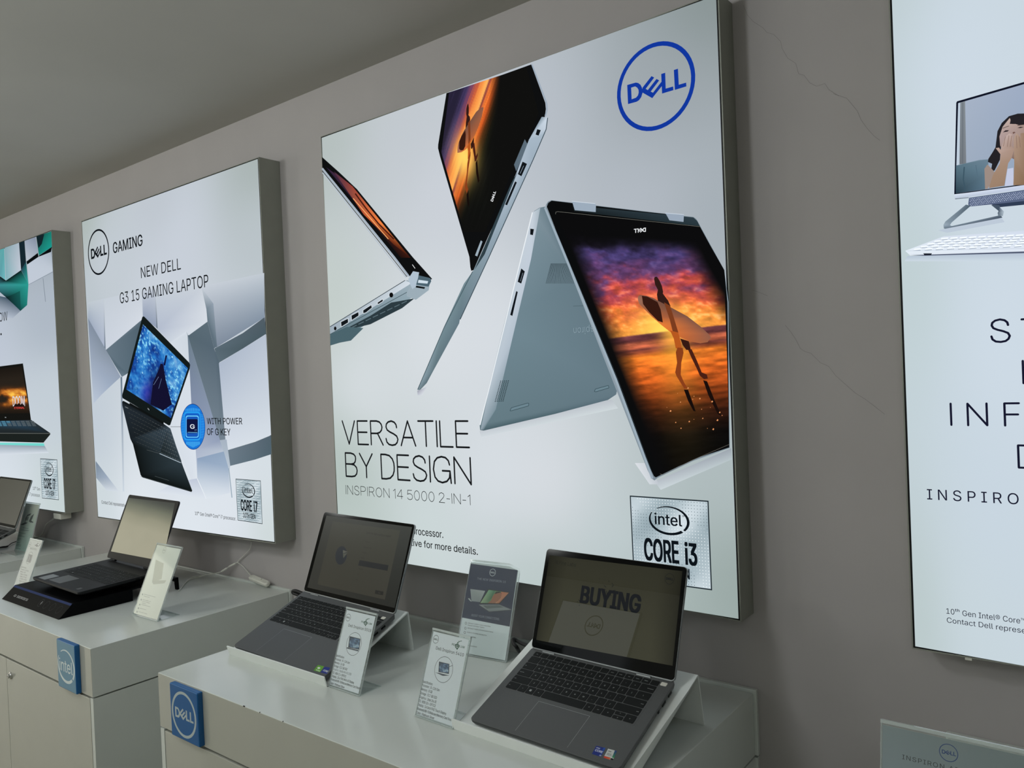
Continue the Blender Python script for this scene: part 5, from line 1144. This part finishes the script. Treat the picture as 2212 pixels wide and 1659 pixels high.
spec_card(A, Z, (1557, 558), ((1745, 633), (1898, 664), (1749, 608)), 'Dell Inspiron 5410', ((1555, 682), (1888, 762), (1560, 645)), (1650, 920, 112),
    [(1595, 824), (1718, 853), (1712, 972), (1588, 948)], [(1588, 960), (1712, 992), (1640, 996), (1548, 952)],
    [('Specification:', (1395, 1078), (1518, 1106)), ('Processor : i5-11th Gen', (1387, 1118), (1600, 1180)), ('Memory : 8 GB', (1377, 1166), (1512, 1201)), ('Storage : 512 GB SSD', (1367, 1213), (1568, 1270)), ('Graphics : Intel Iris XE', (1358, 1262), (1562, 1320)),
     ('OS : WIN 10 + OFFICE', (1348, 1308), (1553, 1366)), ('Display : 14 Inch FHD Touch Display', (1340, 1353), (1680, 1460)), ('Bluetooth/Wi-Fi/Webcam/Memory Card Read.', (1330, 1402), (1752, 1535)), ('Color : Platinum Silver', (1320, 1448), (1536, 1512))], 31)
A.line([(1700, 892), (1756, 872)], 5, (40, 44, 48))
A.build('card', 'card_print', r)
r, A = holder(-1.2539, -0.1558, ZT3, 0.1044, 0.3734, 0.1423, 0.2182, 'clear holder with a navy blue and white leaflet, between the two grey laptops')
A.zoom(880, 1190, 5.53); sheet(A, (220, 228, 230))
A.quad([(757, 152), (1318, 230), (1222, 905), (650, 796)], [(48, 54, 84), (46, 52, 80), (40, 46, 72), (46, 52, 82)])
A.roundel((1018, 258), 0.0088, (205, 210, 218), inner=0.86); PALE = (150, 156, 176)
A.text('THE NEW INSPIRON 15', (832, 338), (1172, 390), (836, 312), PALE, -0.01); A.text('BOOST YOUR CONNECTIONS.', (765, 776), (1100, 833), (769, 750), PALE, -0.01)
A.poly([(752, 455), (930, 478), (868, 612), (765, 600)], [(176, 182, 182), (186, 190, 190), (150, 156, 158), (158, 164, 166)]); A.poly([(722, 568), (742, 566), (768, 604), (756, 604)], (196, 200, 200))
A.poly([(965, 456), (1223, 494), (1100, 636), (858, 632)], (40, 40, 40))
A.poly([(972, 466), (1212, 500), (1096, 626), (872, 622)], (110, 150, 110)); A.poly([(972, 466), (1048, 476), (1010, 560), (960, 620), (872, 622)], [(140, 190, 150), (70, 130, 96), (60, 116, 84), (120, 150, 120), (170, 190, 150)])
A.poly([(1120, 488), (1212, 500), (1096, 626), (1050, 626)], [(206, 120, 84), (196, 130, 96), (180, 100, 70), (214, 150, 116)])
A.poly([(1050, 500), (1090, 486), (1128, 506), (1118, 560), (1078, 604), (1050, 612), (1056, 626), (960, 624), (1000, 590), (1020, 540)], (170, 112, 84)); A.poly([(1040, 512), (1060, 488), (1100, 486), (1130, 506), (1100, 500), (1060, 512)], (60, 44, 36))
A.poly([(852, 642), (1098, 640), (1245, 702), (978, 724)], [(150, 156, 158), (120, 126, 128), (140, 146, 148), (128, 134, 136)]); A.poly([(900, 652), (1090, 650), (1150, 676), (950, 690)], (104, 110, 114)); A.line([(852, 645), (978, 728), (1245, 706)], 5, (70, 74, 76))
for i, (yy, ts) in enumerate(((862, ['AMD Ryzen\u2122 5 5500U 6-core/12-thread Mobile', 'Processor with Radeon\u2122 Graphics']), (922, ['AMD Radeon\u2122 Graphics with shared graphics memory']), (972, ['512GB M.2 PCIe NVMe Solid State Drive']), (1020, ['8GB, DDR4, 3200MHz']), (1072, ['Win 10 Home']), (1125, ['Basic Hardware Service']))):
    xx = 700 - i * 7; A.ring((xx, yy + 2), 12, 16, 0.7, (60, 64, 66), 16)
    for j, t in enumerate(ts):
        wd = len(t) * 6.4; b = (xx + 24 - j * 3, yy + 4 + j * 25); A.text(t, b, (b[0] + wd, b[1] + wd * 0.17), (b[0] + 2, b[1] - 13), (50, 54, 56), 0.01)
A.build('card', 'card_print', r, 'navy blue over white leaflet')
r, A = holder(-2.3025, -0.4064, ZT2, 0.0224, 0.4165, 0.1377, 0.2115, 'clear holder with a washed-out cream card, beside the thick black laptop', 0.07)
A.zoom(0, 1164, 3.351); sheet(A, (232, 229, 212), [(252, 250, 238), (236, 238, 230), (222, 220, 208), (238, 236, 224)])  # cream corner blend puts the acrylic's bright reflection into the card colour
GR = (120, 120, 112)
for i, (x, y, ts) in enumerate(((1032, 402, ['10th Gen Intel Core processor', 'Windows 10 Home']), (1022, 440, ['GeForce graphics card', '15.6 in FHD display', '8GB memory']), (1012, 476, ['512GB solid state drive']), (1002, 502, ['Backlit keyboard']), (992, 528, ['1 year onsite warranty']))):
    A.ring((x, y), 4, 6, 0.5, (70, 70, 66), 12)
    for j, t in enumerate(ts): b = (x + 9 - j * 2, y + 3 + j * 12); A.text(t, b, (b[0] + len(t) * 2.9, b[1] + len(t) * 0.55), (b[0] + 1, b[1] - 5), (80, 80, 76), 0.004)
A.poly([(1128, 150), (1185, 178), (1170, 290), (1100, 320)], (206, 204, 188)); A.poly([(1100, 300), (1205, 300), (1190, 322), (1110, 330)], (200, 198, 184)); A.roundel((1190, 82), 0.009, (200, 198, 184))
A.build('card', 'card_print', r, 'washed-out cream card')
r, A = holder(-3.0286, -0.4602, ZT2, 0.0187, 0.36, 0.1, 0.166, 'narrow clear holder with a white spec card, behind the left end of the black riser')
A.zoom(0, 1070, 11.06); sheet(A, (186, 188, 186))
A.roundel((718, 1172), 0.0085, INK); A.ring((878, 1196), 22, 34, 0.5, INK, 20); A.line([(830, 1190), (930, 1214)], 16, INK); A.ring((905, 1150), 12, 16, 0, INK, 10); A.line([(940, 1205), (965, 1150)], 14, INK)
A.text('Dell G15 5511', (712, 1285), (872, 1312), (716, 1240), INK, 0.02); c = A.p(705, 1495); A.ring(c, 0.021, 0.021, 0.94, (70, 74, 76), 32, False)
A.poly([(690, 1400), (776, 1428), (726, 1612), (630, 1584)], (84, 86, 86)); A.line([(690, 1440), (715, 1500), (660, 1580)], 10, (150, 152, 150)); A.line([(735, 1450), (700, 1590)], 9, (56, 58, 58))
A.zoom(0, 900, 3.351)
for i, t in enumerate(('Specification:', 'Processor : i5-11th Gen', 'Memory : 8 GB', 'Storage : 512 GB SSD', 'Graphics : RTX 3050', 'OS : WIN 10 + OFFICE', 'Display : 15.6 FHD', 'Color : Dark Shadow')):
    b = (152 - i * 2.2, 1090 + i * 17); A.text(t, b, (b[0] + 10 + len(t) * 2.0, b[1] + 4 + len(t) * 0.5), (b[0] + 1, b[1] - 10), INK, 0.012)
A.build('card', 'card_print', r)
r, A = holder(-3.7952, -0.1893, ZT1, 0.0392, 0.2603, 0.1369, 0.2102, 'clear holder with a pale green leaflet of two folded laptops, on the farthest counter', -0.05)
A.zoom(0, 1070, 11.06); sheet(A, None, [(190, 190, 178), (190, 192, 182), (168, 194, 186), (164, 190, 182)])
for P in ([(655, 465), (745, 425), (722, 478), (655, 500), (600, 640), (665, 660), (560, 708), (478, 705), (590, 650), (612, 540)], [(742, 500), (815, 440), (770, 560), (745, 600), (798, 640), (790, 655), (720, 648), (690, 620)]): A.poly(P, (58, 64, 62))
A.poly([(640, 520), (690, 505), (665, 600), (620, 600)], (110, 118, 114)); A.ring((735, 250), 16, 26, 0.6, (130, 132, 124), 16)
for (a, b, e) in ((540, 770, 680), (510, 820, 690), (450, 890, 610), (440, 940, 520), (430, 965, 585), (420, 1030, 510), (410, 1060, 470), (400, 1120, 480), (390, 1170, 505), (385, 1200, 495), (372, 1260, 490)): A.line([(a, b), (e, b + (e - a) * 0.17)], 9, (84, 104, 100))
A.build('card', 'card_print', r, 'pale green leaflet')
# wide sign in the lower right corner
yS = -0.475; q = at_y(1902, 1557, yS); hS = (q.z - 0.803) / math.cos(0.2)
r, A = holder(q.x, yS - hS * math.sin(0.2), 0.803, 0.0, 0.2, 0.297, hS, 'wide clear sign with a small blue ringed emblem, lower right corner')
A.zoom(1860, 1520, 6.284); sheet(A, None, [(148, 160, 164), (128, 140, 142), (130, 140, 150), (160, 168, 190)])
A.roundel((1188, 668), abs(A.p(1318, 668)[0] - A.p(1058, 668)[0]) / 2, (24, 62, 128), inner=0.91)
A.text('INSPIRON AIO', (558, 752), (1405, 955), (562, 692), (40, 44, 50), -0.006, 1.15)
A.build('card', 'card_print', r)

# ---------------------------------------------------------------- cables
def wpt(u, v, y): return at_y(u, v, y)
M = Matrix.Translation(wpt(513, 1215, -0.02)); r = thing('lightbox_cable', M, 'thin white cable hanging from the blue-screen poster, with an inline switch', 'cable', 'cables of the lit posters')
p0, p1, p2, p3, p4 = wpt(543, 1169, -0.03), wpt(541, 1184, -0.012), wpt(528, 1199, -0.008), wpt(517, 1209, -0.008), wpt(512.5, 1215, -0.008)
m = MB(); m.tube(smooth_path([p0, p1, p2, p3, p4]), 0.0016)
t1, t2, t3, t4 = wpt(495, 1224, -0.02), wpt(478, 1235, -0.04), at_z(440, 1243.5, ZT2 + 0.012), at_z(412, 1251, ZT2 + 0.004)
m.tube(smooth_path([p4, t1, t2, t3, t4, at_z(398, 1262, ZT2 + 0.003), at_z(391, 1271, ZT2 + 0.003), at_z(386, 1276, ZT2 + 0.003)]), 0.0018)
m.tube(smooth_path([t2, wpt(455, 1241, -0.055), at_z(425, 1244, ZT2 + 0.010), at_z(406, 1253, ZT2 + 0.003), at_z(394, 1268, ZT2 + 0.003)]), 0.0017)
m.tube(smooth_path([p4, wpt(524, 1223, -0.009), wpt(533, 1233, -0.012), wpt(543, 1245, -0.02)]), 0.0015)
m.build('cord', ['white_cable'], r)
m = MB(); d = (t1 - p4).normalized()
m.tube([p4 + d * 0.01, t1], 0.0032); m.tube([t1 + (t2 - t1) * 0.3, t2], 0.0034); m.build('connector', ['white_plastic'], r)
s0, s1 = wpt(541, 1246, -0.022), wpt(580, 1262, -0.022); s0.z = max(s0.z, ZT2 + 0.012); s1.z = max(s1.z - 0.0, ZT2 + 0.0085)
ax = (s1 - s0).normalized(); upv = Vector((0, -0.35, 0.94)); sy = ax.cross(upv).normalized(); up = sy.cross(ax)
T = basis(s0, ax, sy, up); ln = (s1 - s0).length
m = MB(T); P = lambda d_, z_: [(x, y, z_) for x, y in rrect(d_, ln - d_, -0.010 + d_, 0.010 - d_, 0.008, 5)]
m.loft([P(0.003, -0.008), P(0, -0.004), P(0, 0.003), P(0.003, 0.006)]); sw = m.build('switch', ['white_plastic'], r)
MB(T).slab(ln * 0.22, ln * 0.62, -0.005, 0.005, 0.004, 0.0085, 0.003, 0.0006).build('rocker', ['white_plastic'], sw)
a0, a1 = wpt(124, 1113, -0.05), wpt(136, 1114, -0.05)
r = thing('lightbox_cable', Matrix.Translation(a0), 'twisted white cable and small box hanging from the farthest poster', 'cable', 'cables of the lit posters')
MB().box(a0.x - 0.002, a1.x + 0.012, -0.066, -0.02, a0.z - 0.012, at_y(130, 1108, -0.05).z + 0.001, 0.003).build('plug_box', ['white_plastic'], r)
for k in (0, 1):
    pts = [a0 + Vector((0, 0, -0.004 * k)), wpt(112, 1122 + k * 2, -0.03), wpt(100, 1134 - k * 2, -0.015), wpt(95, 1145 + k * 2, -0.012), wpt(89, 1156, -0.012), wpt(83, 1160, -0.02), wpt(74, 1164, -0.03)]
    for p_ in pts: p_.z = max(p_.z, ZT1 + 0.0035)
    MB().tube(smooth_path(pts), 0.002).build('cord', ['white_cable'], r)
# black leads behind the laptops
b = [(1148, 1397), (1130, 1391), (1118, 1385), (1109, 1381), (1110, 1390), (1116, 1398), (1121, 1407)]
yb = [-0.215, -0.205, -0.2, -0.205, -0.21, -0.21, -0.2]
tag(MB().tube(smooth_path([at_y(u, v, y) for (u, v), y in zip(b, yb)]), 0.0042).build('power_lead', ['black_cable']), 'black looped power lead at the left rear corner of the BUYING laptop', 'cable', 'black laptop leads')
b = [(664, 1284), (652, 1281), (640, 1276.5), (633, 1277), (634, 1281), (646, 1286)]
tag(MB().tube(smooth_path([at_y(u, v, -0.185) for u, v in b]), 0.0046).build('power_lead', ['black_cable']), 'black power lead at the left rear corner of the setup-page laptop', 'cable', 'black laptop leads')
b = [(-14, 1186), (4, 1182), (15, 1180.5), (24, 1174), (34, 1170), (42, 1167)]
tag(MB().tube(smooth_path([at_z(u, v, ZT1 + 0.0046) for u, v in b]), [0.004] * 18 + [0.002] * 23).build('power_lead', ['black_cable']), 'thin black lead lying on the farthest counter', 'cable', 'black laptop leads')

# ---------------------------------------------------------------- lit board on the opposite wall, mirrored in the nearest screen
M = Matrix.Translation((-3.11, YF, 1.18)); r = thing('notice_board', M, 'pale lit board with a ringed emblem on the wall behind the camera', 'board')
MB().box(-3.45, -2.78, YF + 0.0005, YF + 0.018, 1.18, 2.165, 0.002).build('board_case', ['aluminium_case'], r)
A = Art((-2.79, YF + 0.0185, 1.19), (-1, 0, 0), (0, 0, 1), (0, 1, 0))
A.quad([(0, 0.965), (0.65, 0.965), (0.65, 0), (0, 0)], [(292, 302, 306)] * 4, 2, False)
A.roundel((0.325, 0.826), 0.074, (70, 76, 84), False); A.label('Technologies', 0.325, 0.6, 0.052, (20, 24, 34), 0.0, 'c')
A.build('poster_film', 'backlit_film', r)
